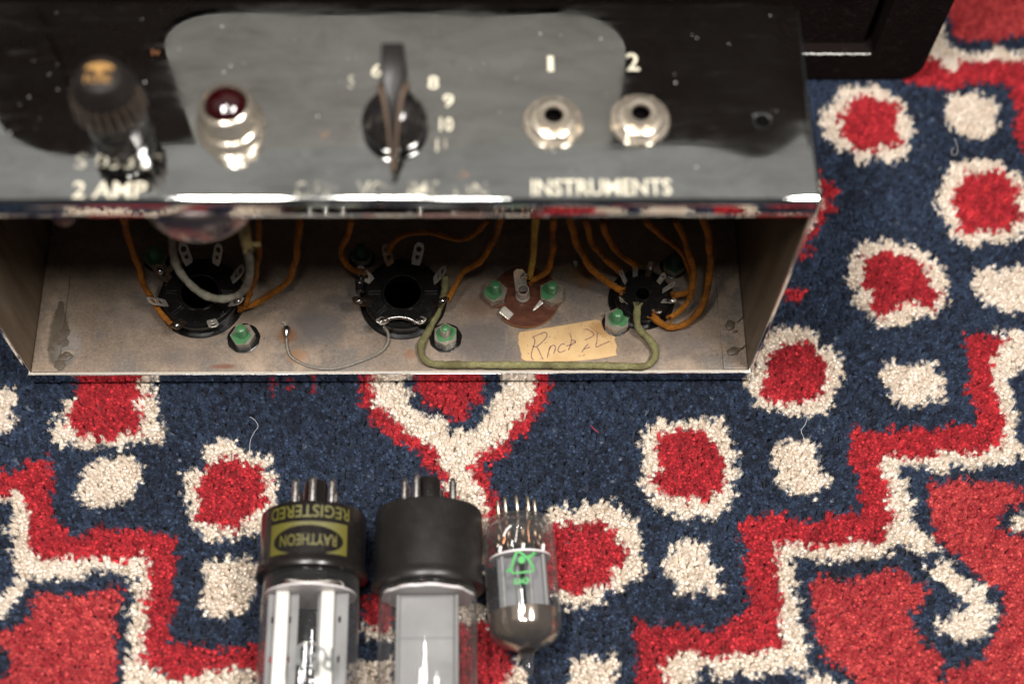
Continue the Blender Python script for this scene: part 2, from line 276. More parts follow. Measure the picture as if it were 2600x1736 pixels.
def text_mesh(s, extr=0.0):                 # letters as flat mesh, unit size
    cu = bpy.data.curves.new('t', 'FONT'); cu.body = s; cu.extrude = extr; cu.resolution_u = 3; cu.align_x = 'LEFT'
    cu.offset = 0.012
    o = bpy.data.objects.new('t', cu); COL.objects.link(o); dg = bpy.context.evaluated_depsgraph_get(); dg.update()
    me = bpy.data.meshes.new_from_object(o.evaluated_get(dg)); v = [x.co.copy() for x in me.vertices]; f = [tuple(p.vertices) for p in me.polygons]
    bpy.data.objects.remove(o); bpy.data.curves.remove(cu); bpy.data.meshes.remove(me)
    x0 = min(q.x for q in v); x1 = max(q.x for q in v); y0 = min(q.y for q in v); y1 = max(q.y for q in v)
    return [Vector(((q.x-x0)/(x1-x0), (q.y-y0)/(y1-y0), q.z)) for q in v], f
def stroke(mb, pts, wd, z, mi=0):           # flat ink stroke on a horizontal plane
    P = spline([(x, y, z) for x, y in pts], 0.3); v = []; f = []
    for i, p in enumerate(P):
        d = (P[min(i+1, len(P)-1)]-P[max(i-1, 0)]).normalized(); q = Vector((-d.y, d.x, 0))*wd/2*(0.7+0.5*random.random()); v += [p+q, p-q]
    for i in range(len(P)-1): f.append((2*i, 2*i+1, 2*i+3, 2*i+2))
    mb.add(v, f, mi)

# ================================================================ THE RUG
import numpy as np
PAT = [('C',[148,53,413,52,459,-67,472,-142,499,-191,490,-243,424,-231,367,-255,308,-263,247,-246,239,-275,163,-241,120,-253,91,-238,98,-204,79,-164,111,-147,81,-118,113,-106,103,-78,137,-53,164,-48]),
('R',[155,28,369,27,379,-32,427,-49,424,-62,386,-66,381,-94,424,-141,408,-186,411,-215,353,-198,316,-234,221,-217,158,-192,142,-155,161,-123,159,-73]),
('C',[-190,-13,-61,-17,-51,-64,-57,-134,-31,-164,-56,-196,-165,-188]),
('C',[275,-302,411,-284,430,-368,413,-423,406,-463,291,-488,241,-476,207,-438,210,-359,233,-326]),
('C',[638,-256,704,-232,756,-229,781,-274,884,-298,892,-363,916,-395,925,-426,914,-504,883,-589,786,-582,781,-605,687,-611,654,-572,617,-557,616,-518,597,-495,613,-471,569,-436,589,-408,582,-369,591,-337,656,-350,636,-289]),
('R',[650,-326,716,-305,760,-290,791,-322,853,-339,867,-385,894,-395,858,-426,890,-473,852,-504,805,-527,783,-573,719,-561,681,-534,633,-537,644,-488,642,-455,623,-408,661,-384]),
('C',[742,-673,822,-669,857,-703,868,-778,846,-838,792,-877,714,-885,664,-843,671,-799,687,-763,662,-717,674,-691]),
('C',[-186,-357,-38,-413,-16,-413,49,-460,74,-652,126,-668,387,-670,435,-648,472,-655,498,-701,521,-994,479,-1036,575,-1080,699,-1060,868,-1061,946,-1209,453,-1204,435,-1023,452,-980,435,-943,443,-885,420,-871,451,-819,434,-790,445,-752,392,-727,298,-715,251,-751,199,-739,157,-743,66,-758,55,-787,16,-868,-107,-895,-123,-785,8,-808,16,-764,42,-742,18,-704,24,-667,-1,-636,3,-606,-22,-567,-10,-514,-28,-460,-172,-450]),
('R',[-193,-309,-23,-358,15,-310,58,-294,103,-301,118,-390,118,-461,139,-538,183,-546,194,-569,233,-592,266,-562,398,-567,531,-580,586,-633,573,-739,588,-835,578,-959,651,-982,779,-996,891,-976,1019,-985,1023,-1071,943,-1140,913,-1112,869,-1069,853,-1054,700,-1068,660,-1088,589,-1094,566,-1066,472,-1030,510,-994,492,-951,500,-879,481,-834,497,-775,483,-701,464,-655,435,-651,403,-700,387,-677,249,-669,130,-671,124,-682,65,-645,46,-467,-16,-413,-33,-451,-174,-435]),
('K',[340,-782,368,-771,403,-790,403,-834,385,-871,401,-915,394,-958,412,-1022,409,-1065,413,-1203,-63,-1199,-77,-1102,44,-1075,58,-1026,31,-1004,16,-976,-101,-939,16,-925,51,-918,76,-897,112,-847,87,-816,134,-787,228,-803,307,-796]),
('R',[1199,49,1198,-70,1229,-120,1250,-145,1228,-173,1274,-190,1335,-245,1390,-269,1436,-309,1432,-342,1488,-358,1505,-477,1506,-708,1717,-710,1719,-558,1713,-478,1684,-431,1665,-368,1665,-303,1699,-311,1753,-303,1745,-262,1801,-213,1848,-139,1896,-64,1902,46]),
('C',[1257,49,1860,47,1842,-13,1857,-56,1810,-106,1802,-148,1755,-173,1723,-238,1663,-271,1617,-310,1601,-351,1617,-399,1653,-440,1661,-478,1661,-549,1651,-786,1520,-785,1519,-477,1511,-415,1518,-367,1488,-319,1488,-285,1403,-228,1334,-178,1319,-129,1240,-103]),
('N',[1338,49,1354,-20,1394,-54,1366,-71,1394,-112,1425,-121,1464,-146,1510,-142,1529,-172,1517,-212,1549,-217,1563,-192,1595,-192,1648,-175,1671,-113,1664,-88,1702,-63,1726,-4,1735,47]),
('R',[1392,48,1401,-28,1424,-54,1425,-96,1487,-109,1526,-137,1529,-155,1586,-167,1590,-105,1648,-85,1644,-47,1672,-12,1665,47]),
('R',[1511,-439,1549,-442,1541,-470,1511,-470]),
('R',[876,-5,902,-9,892,-34,887,-59,868,-56]),
('R',[934,-6,965,-9,954,-31,938,-26]),
('R',[1022,-27,1042,-31,1053,-52,1032,-54]),
('C',[1227,-907,1348,-916,1349,-973,1229,-965]),
('R',[1231,-805,1333,-806,1335,-930,1234,-922]),
('C',[1195,-1030,1351,-1031,1354,-1214,1201,-1213]),
('C',[1542,-821,1665,-844,1658,-926,1542,-918]),
('C',[1551,-1118,1727,-1105,1742,-1035,1771,-1007,1794,-1126,1753,-1218,1551,-1216]),
('R',[1550,-910,1650,-904,1728,-1006,1742,-1063,1727,-1113,1648,-1147,1551,-1181]),
('C',[1898,-484,1947,-487,1960,-520,1999,-480,2051,-473,2127,-481,2159,-521,2209,-552,2202,-599,2215,-638,2198,-675,2229,-714,2201,-752,2149,-766,2126,-804,2068,-803,2066,-848,1992,-854,1974,-876,1927,-854,1893,-824,1850,-801,1856,-526]),
('R',[1892,-557,1981,-558,2079,-544,2085,-568,2129,-591,2121,-614,2155,-661,2145,-706,2094,-720,2105,-781,2039,-787,1965,-818,1922,-795,1857,-794,1861,-596]),
('C',[2315,-141,2344,-184,2371,-167,2434,-159,2474,-142,2487,-167,2543,-152,2544,-185,2561,-217,2549,-267,2597,-291,2583,-316,2544,-325,2558,-349,2584,-364,2553,-408,2530,-412,2573,-444,2555,-468,2521,-476,2515,-515,2468,-535,2408,-530,2384,-554,2340,-537,2290,-513,2269,-482,2247,-475,2234,-427,2190,-403,2237,-379,2216,-347,2236,-314,2215,-274,2243,-257,2221,-240,2230,-208,2271,-183]),
('R',[2285,-216,2362,-196,2477,-209,2482,-242,2518,-276,2515,-315,2529,-340,2517,-373,2535,-405,2498,-436,2467,-436,2468,-476,2448,-500,2436,-459,2398,-447,2393,-487,2368,-452,2330,-447,2317,-475,2294,-435,2251,-411,2255,-384,2294,-363,2285,-331,2281,-274,2290,-250]),
('C',[2255,-714,2317,-662,2319,-623,2387,-616,2439,-631,2446,-686,2472,-716,2465,-754,2489,-784,2468,-829,2404,-806,2366,-821,2329,-812,2311,-760,2290,-737]),
('C',[1915,-1177,1935,-1071,1951,-1037,2008,-1026,2072,-1038,2091,-1023,2092,-1051,2109,-1088,2082,-1129,2080,-1179]),
('C',[2731,-252,2783,-240,2870,-248,2870,-317,2884,-375,2920,-383,2910,-415,2863,-422,2841,-462,2773,-457,2715,-421,2696,-389,2704,-341,2691,-316,2710,-277]),
('C',[2711,190,2796,218,2903,210,2937,135,2993,117,3006,27,2955,-62,2940,-132,2840,-149,2746,-131,2667,-113,2640,-61,2620,-6,2656,47,2655,118,2697,136]),
('R',[2719,100,2789,146,2890,163,2945,63,2935,-25,2880,-87,2765,-96,2687,-78,2683,-24,2711,11]),
('C',[3104,551,3145,598,3198,587,3253,605,3255,579,3315,585,3382,550,3395,517,3447,491,3450,444,3445,378,3441,314,3393,255,3319,262,3244,224,3173,210,3132,256,3102,294,3060,327,3082,366,3072,426,3066,505,3107,524]),
('R',[3136,524,3216,545,3325,524,3343,484,3389,470,3372,437,3385,411,3368,385,3419,358,3428,339,3387,319,3392,287,3326,314,3273,314,3211,281,3185,255,3157,262,3139,315,3143,372,3114,393,3137,431,3111,458,3153,484]),
('C',[3553,947,3599,967,3674,975,3744,960,3762,917,3804,909,3822,882,3857,824,3850,721,3799,638,3760,619,3766,578,3734,604,3681,571,3666,585,3620,597,3607,545,3569,571,3534,578,3486,619,3488,672,3458,707,3457,790,3504,861,3517,909]),
('R',[3604,924,3642,889,3721,928,3766,874,3807,824,3769,777,3796,728,3797,686,3704,638,3649,624,3616,645,3582,619,3528,619,3541,665,3524,748,3537,797,3549,847,3598,882]),
('C',[3564,470,3625,476,3662,457,3714,483,3798,483,3832,417,3801,299,3721,286,3645,274,3626,300,3574,307,3546,371,3546,425]),
('R',[2800,387,2863,380,2889,354,2851,320,2797,354]),
('C',[2895,756,2994,896,3000,736,2918,632,2877,579]),
('R',[2999,924,3016,882,3068,812,3042,783,3052,721,3009,701,3007,680,2969,666,2965,620,2931,591,2938,546,2886,499,2878,525,2906,579,2944,660,2997,736,3007,825]),
('C',[3149,67,3190,72,3243,59,3299,67,3347,71,3348,41,3383,6,3365,-37,3373,-62,3365,-88,3300,-96,3251,-113,3189,-112,3170,-79,3160,-36,3124,-2,3144,24]),
('C',[3116,1306,3186,1330,3232,1318,3265,1336,3300,1330,3323,1306,3363,1281,3405,1244,3397,1182,3416,1095,3383,1040,3370,986,3314,945,3266,969,3216,980,3169,933,3157,950,3158,1010,3101,1004,3073,1023,3053,1070,3028,1150,3059,1212,3104,1255]),
('R',[3183,1267,3242,1281,3272,1261,3371,1236,3346,1193,3345,1143,3357,1040,3304,1029,3248,1029,3247,986,3221,1016,3163,999,3157,1040,3125,1070,3098,1106,3132,1131,3101,1174,3155,1193,3147,1224]),
('C',[3591,1281,3631,1293,3667,1293,3705,1307,3737,1268,3787,1256,3761,1194,3765,1121,3714,1065,3653,1065,3578,1084,3588,1115,3550,1132,3554,1205]),
('C',[3503,1502,3607,1706,3624,1641,3602,1567,3638,1517,3688,1496,3773,1497,3844,1544,3853,1497,4060,1504,4049,1441,3787,1458,3698,1432,3671,1464,3634,1394,3610,1408,3544,1452,3528,1490]),
('R',[3389,1368,3458,1439,3508,1502,3540,1472,3609,1404,3635,1400,3658,1472,3679,1440,3787,1458,4051,1453,4028,1320,3922,1319,3867,999,3834,1010,3837,1060,3829,1132,3855,1194,3841,1268,3844,1325,3819,1331,3768,1345,3651,1331,3593,1293,3505,1330,3444,1336]),
('K',[3633,1855,3637,1660,3655,1568,3697,1555,3784,1568,3828,1550,3858,1568,3930,1583,4074,1577,4124,1857]),
('C',[3606,197,3560,58,3560,58,3568,6,3554,-38,3579,-71,3565,-114,3589,-157,3565,-190,3539,-272,3426,-305,3353,-280,3270,-312,3192,-319,3102,-303,3090,-343,3100,-377,3099,-416,3123,-447,3102,-488,3117,-542,3072,-598,3067,-636,3002,-632,2903,-634,2819,-661,2769,-633,2687,-642,2679,-687,2686,-733,2681,-779,2687,-831,2669,-912,2678,-970,2660,-1007,2565,-1021,2531,-1020,2407,-1054,2381,-1011,2293,-1032,2256,-1074,2266,-1130,2254,-1222,2332,-1223,2351,-1126,2413,-1076,2437,-1119,2497,-1098,2526,-1085,2556,-1128,2602,-1086,2644,-1099,2679,-1072,2709,-1093,2759,-1087,2759,-1029,2783,-1008,2763,-986,2747,-935,2724,-905,2744,-853,2723,-808,2752,-779,2737,-734,2741,-688,2859,-703,2994,-697,3093,-675,3121,-636,3204,-683,3267,-653,3229,-606,3176,-559,3193,-488,3182,-448,3175,-400,3166,-344,3264,-353,3315,-378,3383,-330,3416,-369,3481,-345,3559,-338,3620,-314,3725,-315,3734,-265,3616,-273,3599,-240,3627,-165,3634,-140,3627,-72,3621,-4,3657,13,3682,57,3801,109,3816,197]),
('R',[3643,171,3477,189,3481,6,3450,-37,3460,-80,3483,-131,3485,-172,3436,-189,3383,-172,3317,-206,3178,-200,3081,-229,3055,-195,3009,-192,2987,-278,2982,-342,3013,-408,2999,-471,3011,-518,2939,-522,2785,-564,2713,-521,2592,-539,2564,-547,2569,-625,2574,-694,2560,-778,2574,-867,2513,-896,2466,-940,2415,-946,2373,-932,2250,-923,2179,-908,2156,-937,2164,-987,2180,-1024,2159,-1129,2155,-1221,2254,-1222,2254,-1222,2266,-1130,2256,-1074,2293,-1032,2381,-1011,2407,-1054,2531,-1020,2565,-1021,2660,-1007,2678,-970,2669,-912,2687,-831,2681,-779,2686,-733,2679,-687,2687,-642,2769,-633,2819,-661,2903,-634,3002,-632,3067,-636,3072,-598,3117,-542,3102,-488,3123,-447,3099,-416,3100,-377,3090,-343,3102,-303,3192,-319,3270,-312,3353,-280,3426,-305,3539,-272,3565,-190,3589,-157,3565,-114,3579,-71,3554,-38,3568,6,3560,58]),
('K',[3258,-400,3316,-422,3365,-398,3439,-413,3549,-402,3573,-435,3702,-444,3562,-1236,3198,-1232,3205,-1140,3235,-1084,3323,-1071,3375,-1020,3450,-911,3473,-860,3453,-807,3405,-776,3373,-746,3328,-692,3276,-646,3247,-583,3254,-489]),
('N',[3469,-568,3511,-538,3533,-498,3691,-508,3673,-609,3531,-601]),
('C',[3529,-561,3583,-531,3685,-539,3676,-593,3547,-592]),
('R',[3479,-521,3515,-510,3519,-538,3485,-554]),
('K',[2792,-779,2855,-746,2917,-780,3018,-743,3109,-721,3142,-751,3214,-820,3187,-857,3124,-879,3134,-916,3149,-968,3181,-1005,3220,-1034,3217,-1105,3170,-1232,2929,-1229,2926,-1137,2868,-1080,2833,-1066,2811,-1008,2778,-913,2797,-869,2788,-816]),
('C',[3199,-722,3251,-715,3285,-683,3304,-707,3291,-745,3330,-738,3345,-784,3417,-799,3404,-837,3431,-875,3403,-926,3391,-963,3305,-998,3251,-975,3191,-931,3216,-913,3267,-909,3294,-873,3339,-874,3309,-820,3250,-768]),
('C',[2729,-1169,2743,-1100,2796,-1088,2884,-1131,2934,-1187])]
RZ = -7.0                                    # height of the pile tips
rug = thing('rug', 'red, navy and cream wool rug with stepped borders and flower spots, under everything', 'rug', (170, 30, RZ-6))
TY = {'N': 0, 'C': 1, 'R': 2, 'K': 3}
def rug_code(X, Y):
    out = np.zeros(X.shape, int)
    for c, fl in PAT:
        px = np.array(fl[0::2])/10.0; py = np.array(fl[1::2])/10.0
        bb = np.nonzero((X >= px.min()) & (X <= px.max()) & (Y >= py.min()) & (Y <= py.max()))[0]
        if not len(bb): continue
        x = X[bb]; y = Y[bb]; ins = np.zeros(len(bb), bool); j = len(px)-1
        for i in range(len(px)):
            cnd = (py[i] > y) != (py[j] > y)
            with np.errstate(divide='ignore', invalid='ignore'): ins ^= cnd & (x < (px[j]-px[i])*(y-py[i])/(py[j]-py[i])+px[i])
            j = i
        out[bb[ins]] = TY[c]
    return out
m = mat('woven_rug_backing', (0.02, 0.028, 0.055), 0.95); M['backing'] = m; t = NT(m)
t.lk(t.mix(t.noise(400, 3), (0.012, 0.02, 0.045), (0.04, 0.05, 0.085)), t.b.inputs['Base Color'])
MB().box(-260, -330, RZ-9, 560, 420, RZ-6).ob('backing', 'backing', rug)
m = mat('wool_pile', (0.5, 0.5, 0.5), 0.85, Specular_IOR_Level=0.25, Sheen_Weight=0.08, Sheen_Roughness=0.5); nt = m.node_tree; an = nt.nodes.new('ShaderNodeAttribute'); an.attribute_type = 'INSTANCER'; an.attribute_name = 'tuft_col'
nt.links.new(an.outputs['Color'], nt.nodes['Principled BSDF'].inputs['Base Color']); M['wool'] = m
rs = np.random.RandomState(5)
def grid(x0, x1, y0, y1, st, keep):
    gx = np.arange(x0, x1, st); gy = np.arange(y0, y1, st*0.92); X, Y = np.meshgrid(gx, gy); X = X + (np.arange(len(gy)) % 2)[:, None]*st*0.5
    X = X.ravel(); Y = Y.ravel()
    Y = Y + 0.5*np.sin(X/9.0+Y/31)+0.35*np.sin(X/3.7); X = X + 0.5*np.sin(Y/8.0)
    k = keep(X, Y); return X[k], Y[k]
core = lambda X, Y: ((X > 1) & (X < 263) & (Y > 6) & (Y < 70))
Xa, Ya = grid(-52, 408, -150, 200, 1.32, lambda X, Y: ~core(X, Y))
Xb, Yb = grid(-150, 500, -230, 290, 2.5, lambda X, Y: ~((X > -52) & (X < 408) & (Y > -150) & (Y < 200)))
X = np.concatenate([Xa, Xb]); Y = np.concatenate([Ya, Yb]); big = np.concatenate([np.ones(len(Xa)), np.full(len(Xb), 1.9)])
code = rug_code(X + 0.9*np.sin(X*0.9+Y*0.35)*np.sin(Y*0.8), Y + 0.7*np.sin(X*1.3)*np.cos(Y*0.5+X*0.2))
pal = {0: ((0.003, 0.008, 0.025), (0.048, 0.079, 0.150)), 1: ((0.76, 0.655, 0.545), (0.93, 0.86, 0.775)), 2: ((0.34, 0.005, 0.016), (0.70, 0.040, 0.055)), 3: ((0.42, 0.018, 0.032), (0.74, 0.105, 0.10))}
n = len(X); u = rs.rand(n); lf = 0.5+0.5*np.sin(X/17+1.3*np.sin(Y/23))*np.sin(Y/13+X/41)      # slow abrash
cl = 0.5+0.5*np.sin(X*0.83+2.1*np.sin(Y*0.31))*np.sin(Y*0.97+1.7*np.sin(X*0.27)); u = np.clip(0.5+(u-0.5)*0.85+(cl-0.5)*0.75+(lf-0.5)*0.3, 0, 1)**1.25; colr = np.zeros((n, 4)); colr[:, 3] = 1
for k, (a, b) in pal.items():
    q = code == k; colr[q, :3] = np.array(a)+(np.array(b)-np.array(a))*u[q][:, None]
highlight_tuft = (rs.rand(n) < 0.004) & (code == 0); colr[highlight_tuft, :3] = (0.16, 0.19, 0.25)  # a few light blue tufts paint the highlights on navy fibres
tilt = 0.25+0.05*rs.randn(n); az = -2.0+0.5*np.sin(X/21+Y/33)+0.45*rs.randn(n)
me = bpy.data.meshes.new('pile'); pts = np.stack([X+rs.randn(n)*0.14, Y+rs.randn(n)*0.14, np.full(n, RZ-6)+0.3*np.sin(X/13)*np.sin(Y/17)+rs.randn(n)*0.08], 1)
# the pile is pressed flat where the tubes lie
me.vertices.add(n); me.vertices.foreach_set('co', (pts*S - np.array([0.170, 0.030, (RZ-6)*S])).ravel())
A = me.attributes.new('tuft_col', 'FLOAT_COLOR', 'POINT'); A.data.foreach_set('color', colr.ravel())
A = me.attributes.new('rot', 'FLOAT_VECTOR', 'POINT'); A.data.foreach_set('vector', np.stack([-tilt*np.sin(az), tilt*np.cos(az), rs.rand(n)*6.28], 1).ravel())
A = me.attributes.new('scl', 'FLOAT_VECTOR', 'POINT'); s1 = (0.9+0.22*rs.rand(n)); A.data.foreach_set('vector', np.stack([big*s1, big*s1, 0.96+0.09*rs.rand(n)], 1).ravel())
A = me.attributes.new('kind_id', 'INT', 'POINT'); A.data.foreach_set('value', rs.randint(0, 8, n).astype(np.int32))
me.update(); pile = bpy.data.objects.new('pile', me); COL.objects.link(pile); pile.parent = rug; pile['kind'] = 'stuff'; me.materials.append(M['wool'])
protos = []
for k in range(8):                          # eight yarn tufts of fine curling fibres round a soft core
    b = MB(); b.lathe([(0.76, 0.0), (0.78, 3.6), (0.55, 4.6), (0.0, 4.85)], n=6)
    for i in range(72):
        a = random.random()*6.28; r0 = 0.66*math.sqrt(random.random()); r1 = r0*1.05+0.05+0.42*random.random()**1.5; h = 5.1+0.85*random.random()-0.3*r0; tw = random.uniform(-1.0, 1.0); w0 = random.uniform(0.036, 0.066)
        if random.random() < 0.05: r1 += 0.7; h += 0.5; w0 = 0.035
        P = [Vector((r0*math.cos(a), r0*math.sin(a), 3.0)), Vector(((r0*0.6+r1*0.4)*math.cos(a+tw*0.4), (r0*0.6+r1*0.4)*math.sin(a+tw*0.4), 3.0+(h-3.0)*0.72)), Vector((r1*math.cos(a+tw), r1*math.sin(a+tw), h))]
        q = random.random()*6.28; sd = Vector((math.cos(q), math.sin(q), 0)); v = []
        for j, p in enumerate(P): v += [p-sd*w0*(1, 0.9, 0.45)[j], p+sd*w0*(1, 0.9, 0.45)[j]]
        b.add(v, [(0, 1, 3, 2), (2, 3, 5, 4)])
    o = mesh_obj('yarn_tuft', b.v, b.f, 'wool'); COL.objects.unlink(o); protos.append(o)
ng = bpy.data.node_groups.new('pile_nodes', 'GeometryNodeTree'); ng.interface.new_socket('Geometry', in_out='INPUT', socket_type='NodeSocketGeometry'); ng.interface.new_socket('Geometry', in_out='OUTPUT', socket_type='NodeSocketGeometry')
gi = ng.nodes.new('NodeGroupInput'); go = ng.nodes.new('NodeGroupOutput'); ip = ng.nodes.new('GeometryNodeInstanceOnPoints'); g2 = ng.nodes.new('GeometryNodeGeometryToInstance')
for o in protos[::-1]:
    oi = ng.nodes.new('GeometryNodeObjectInfo'); oi.inputs['Object'].default_value = o; oi.inputs['As Instance'].default_value = False; ng.links.new(oi.outputs['Geometry'], g2.inputs[0])
def attr(nm, ty): a = ng.nodes.new('GeometryNodeInputNamedAttribute'); a.data_type = ty; a.inputs['Name'].default_value = nm; return a.outputs['Attribute']
ng.links.new(gi.outputs[0], ip.inputs['Points']); ng.links.new(g2.outputs[0], ip.inputs['Instance']); ip.inputs['Pick Instance'].default_value = True
ng.links.new(attr('kind_id', 'INT'), ip.inputs['Instance Index']); ng.links.new(attr('rot', 'FLOAT_VECTOR'), ip.inputs['Rotation']); ng.links.new(attr('scl', 'FLOAT_VECTOR'), ip.inputs['Scale'])
ng.links.new(ip.outputs[0], go.inputs[0]); md = pile.modifiers.new('pile', 'NODES'); md.node_group = ng

# loose fibres lying on the pile
def lint(pxs, r, label, mt='lint', z=RZ+1.0):
    P = [at(x, y, z+0.6*math.sin(i*1.7)) for i, (x, y) in enumerate(pxs)]
    o = MB().tube(spline(P, 0.5), r, 5).ob('lint_thread', mt, loc=P[0]); o['label'] = label; o['category'] = 'thread'; o['group'] = 'loose threads on the rug'
lint([(633, 1148), (636, 1118), (645, 1098), (655, 1082), (647, 1066), (635, 1058)], 0.045, 'pale curly thread standing above the left cream flower spot')
lint([(2424, 352), (2432, 378), (2428, 392), (2418, 394), (2416, 382), (2422, 376)], 0.045, 'pale hooked thread on navy pile at upper right near a cream spot')
lint([(2050, 1058), (2045, 1076), (2034, 1092), (2038, 1104), (2042, 1116)], 0.045, 'pale bent thread above the cream spot right of the chassis corner')
lint([(1500, 1080), (1510, 1090), (1520, 1098)], 0.10, 'short red thread on the dark navy field below the chassis', 'thread')

# ================================================================ CABINET BEHIND
cab = thing('amplifier_cabinet', 'black leathercloth amplifier cabinet standing on the rug behind the chrome chassis', 'cabinet', (163, 200, RZ))
def rrect(x0, z0, x1, z1, r, n=6, only=None):
    out = []
    for ci, (cx, cz, a0) in enumerate(((x1-r, z0+r, -90), (x1-r, z1-r, 0), (x0+r, z1-r, 90), (x0+r, z0+r, 180))):
        if only and ci not in only: out.append(((x1, z0), (x1, z1), (x0, z1), (x0, z0))[ci]); continue
        for k in range(n+1): a = math.radians(a0+90*k/n); out.append((cx+r*math.cos(a), cz+r*math.sin(a)))
    return out
YZ = Matrix(((1, 0, 0, 0), (0, 0, -1, 0), (0, 1, 0, 0), (0, 0, 0, 1)))       # XY sketch -> XZ wall, thickness towards -Y
def arc(cx, cz, a0, r_, n=7): return [(cx+r_*math.cos(math.radians(a0+90*k/n)), cz+r_*math.sin(math.radians(a0+90*k/n))) for k in range(n+1)]
outl = arc(337, RZ+9.3, -90, 9)+arc(326, 284, 0, 20)+[(323, 304), (323, 10), (-4, 10), (-4, 304), (-8, 304)]+arc(-14, 278, 90, 26)+arc(-31, RZ+9.3, 180, 9)
v, f = holed(outl, [], 14)
T = Matrix.Translation((0, 149, 0)) @ YZ
o = mesh_obj('frame', [T @ q for q in v], f, 'tolex', cab); b = o.modifiers.new('bevel', 'BEVEL'); b.width = 0.006; b.segments = 5; b.limit_method = 'ANGLE'; b.angle_limit = math.radians(50)
for p in o.data.polygons: p.use_smooth = False
MB().prism(arc(336, RZ+9.4, -90, 9)+arc(326, 284, 0, 19.8)+arc(-14, 278, 90, 25.8)+arc(-31, RZ+9.4, 180, 9), 0, 150, Matrix.Translation((0, 299.2, 0)) @ YZ).ob('case', 'tolex', cab)
b = MB(); b.box(-5, 140.5, 9, 322.4-3, 149, 303.7); b.ob('inset_panel', 'tolex', cab)
b = MB(); b.prism(rrect(38, 209.5, 224, 303.5, 26, 8, only=(0, 3)), 0, 0.8, Matrix.Translation((0, 140.3, 0)) @ YZ); b.ob('grille_cloth', 'grey_cloth', cab)
# worn pale edge along the recess
b = MB(); x = 248.0
while x < 322: 
    l = random.uniform(0.5, 1.8); z = 10.0+random.uniform(-0.15, 0.15); b.box(x, 134.86, z-random.uniform(-.1, .5), x+l*random.uniform(.3, 1), 135.3, z+random.uniform(0.12, 0.35)); x += l*random.uniform(0.4, 0.9)
b.ob('worn_edge', 'dust', cab)
b = MB().lathe([(4.2, 0), (4.2, 0.6), (3.6, 1.6), (2.0, 2.4), (0.0, 2.6)], Matrix.Translation((304.6, 140.6, 44.5)) @ YZ, 24); auto(b.ob('button', 'nickel', cab))

# ================================================================ CHASSIS
W, D, H, ZB = 264.0, 73.0, 119.1, -6.0
ch = thing('amplifier_chassis', 'chrome amplifier chassis lying on the rug with its knob, jacks, sockets and cloth wires showing', 'amplifier', (132, 36, ZB))
# control panel: sheet with a folded front edge, a screw hole and a slightly dented right end
hx, hy, hr = 249.05, 28.4, 2.3
def dent(x, y):
    d2 = (x-hx)**2+(y-hy)**2
    z = -0.30*math.exp(-d2/70.0) + 0.03*math.sin(x/19.0+0.5)*math.cos(y/23.0)+0.02*math.sin(x/7.5+y/11.0)
    e = max(0, x-243)/21.0; z += 0.55*e*e*math.sin((y-8)/14.0) - 0.16*math.exp(-((x-257)**2)/22-((y-9)**2)/30)
    e = max(0, 14-x)/14.0; z += 0.5*e*e*math.sin(y/17.0)
    return z*min(1, max(0, y-2)/6.0)*min(1, (W-x)/3.0+0.25)
xs = [W*i/240 for i in range(241)]; prof = [(D-(D-2.0)*j/66, H) for j in range(67)]
prof += [(2-2*math.sin(a), H-2+2*math.cos(a)) for a in [math.radians(q) for q in (12, 25, 40, 55, 70, 90)]] + [(0.0, H-2-k*1.25) for k in range(1, 6)]
v = []; f = []
for j, (y, z) in enumerate(prof):
    for x in xs: v.append((x, y, z+(dent(x, y) if j < 67 else 0)))
nx = len(xs)
for j in range(len(prof)-1):
    for i in range(nx-1):
        c = ((xs[i]+xs[i+1])/2-hx)**2+((prof[j][0]+prof[j+1][0])/2-hy)**2
        if j < 66 and c < (hr-0.3)**2: continue
        f.append((j*nx+i, (j+1)*nx+i, (j+1)*nx+i+1, j*nx+i+1))
cnt = {}
for q in f:
    for i in q: cnt[i] = cnt.get(i, 0)+1
for i, p in enumerate(v):
    d = math.hypot(p[0]-hx, p[1]-hy)
    if d < hr+1.0 and 0 < cnt.get(i, 0) < 4 and p[1] > 5: v[i] = (hx+(p[0]-hx)/d*hr, hy+(p[1]-hy)/d*hr, p[2])
used = sorted(cnt); mp = {k: i for i, k in enumerate(used)}
panel = mesh_obj('control_panel', [v[i] for i in used], [tuple(mp[i] for i in q) for q in f], 'panel', ch, True)
s_ = panel.modifiers.new('sheet', 'SOLIDIFY'); s_.thickness = 0.0011; s_.offset = -1
panel['label'] = 'hazy chrome control panel with cream lettering'
MB().lathe([(hr+0.6, -1.25), (hr+0.6, -1.6), (0, -6)], Matrix.Translation((hx, hy, H-0.5)), 24, cap=False).ob('screw_hole_shade', 'black', panel, True)  # black cup below the sheet, shade given as colour
MB().lathe([(hr+0.1, dent(hx+2.6, hy)+0.22), (hr-0.1, dent(hx+2.6, hy)+0.12), (0, dent(hx+2.6, hy)+0.1)], Matrix.Translation((hx, hy, H)), 24, cap=False).ob('screw_hole_shade', 'black', panel, True)  # black disc laid over the hole to paint its inner shade
MB().lathe([(hr+0.1, dent(hx+2.6, hy)+0.22), (hr+0.3, dent(hx+2.6, hy)+0.24), (hr+0.5, dent(hx+3.2, hy)+0.05)], Matrix.Translation((hx, hy, H)), 32, cap=False).ob('hole_rim', 'chrome', panel)
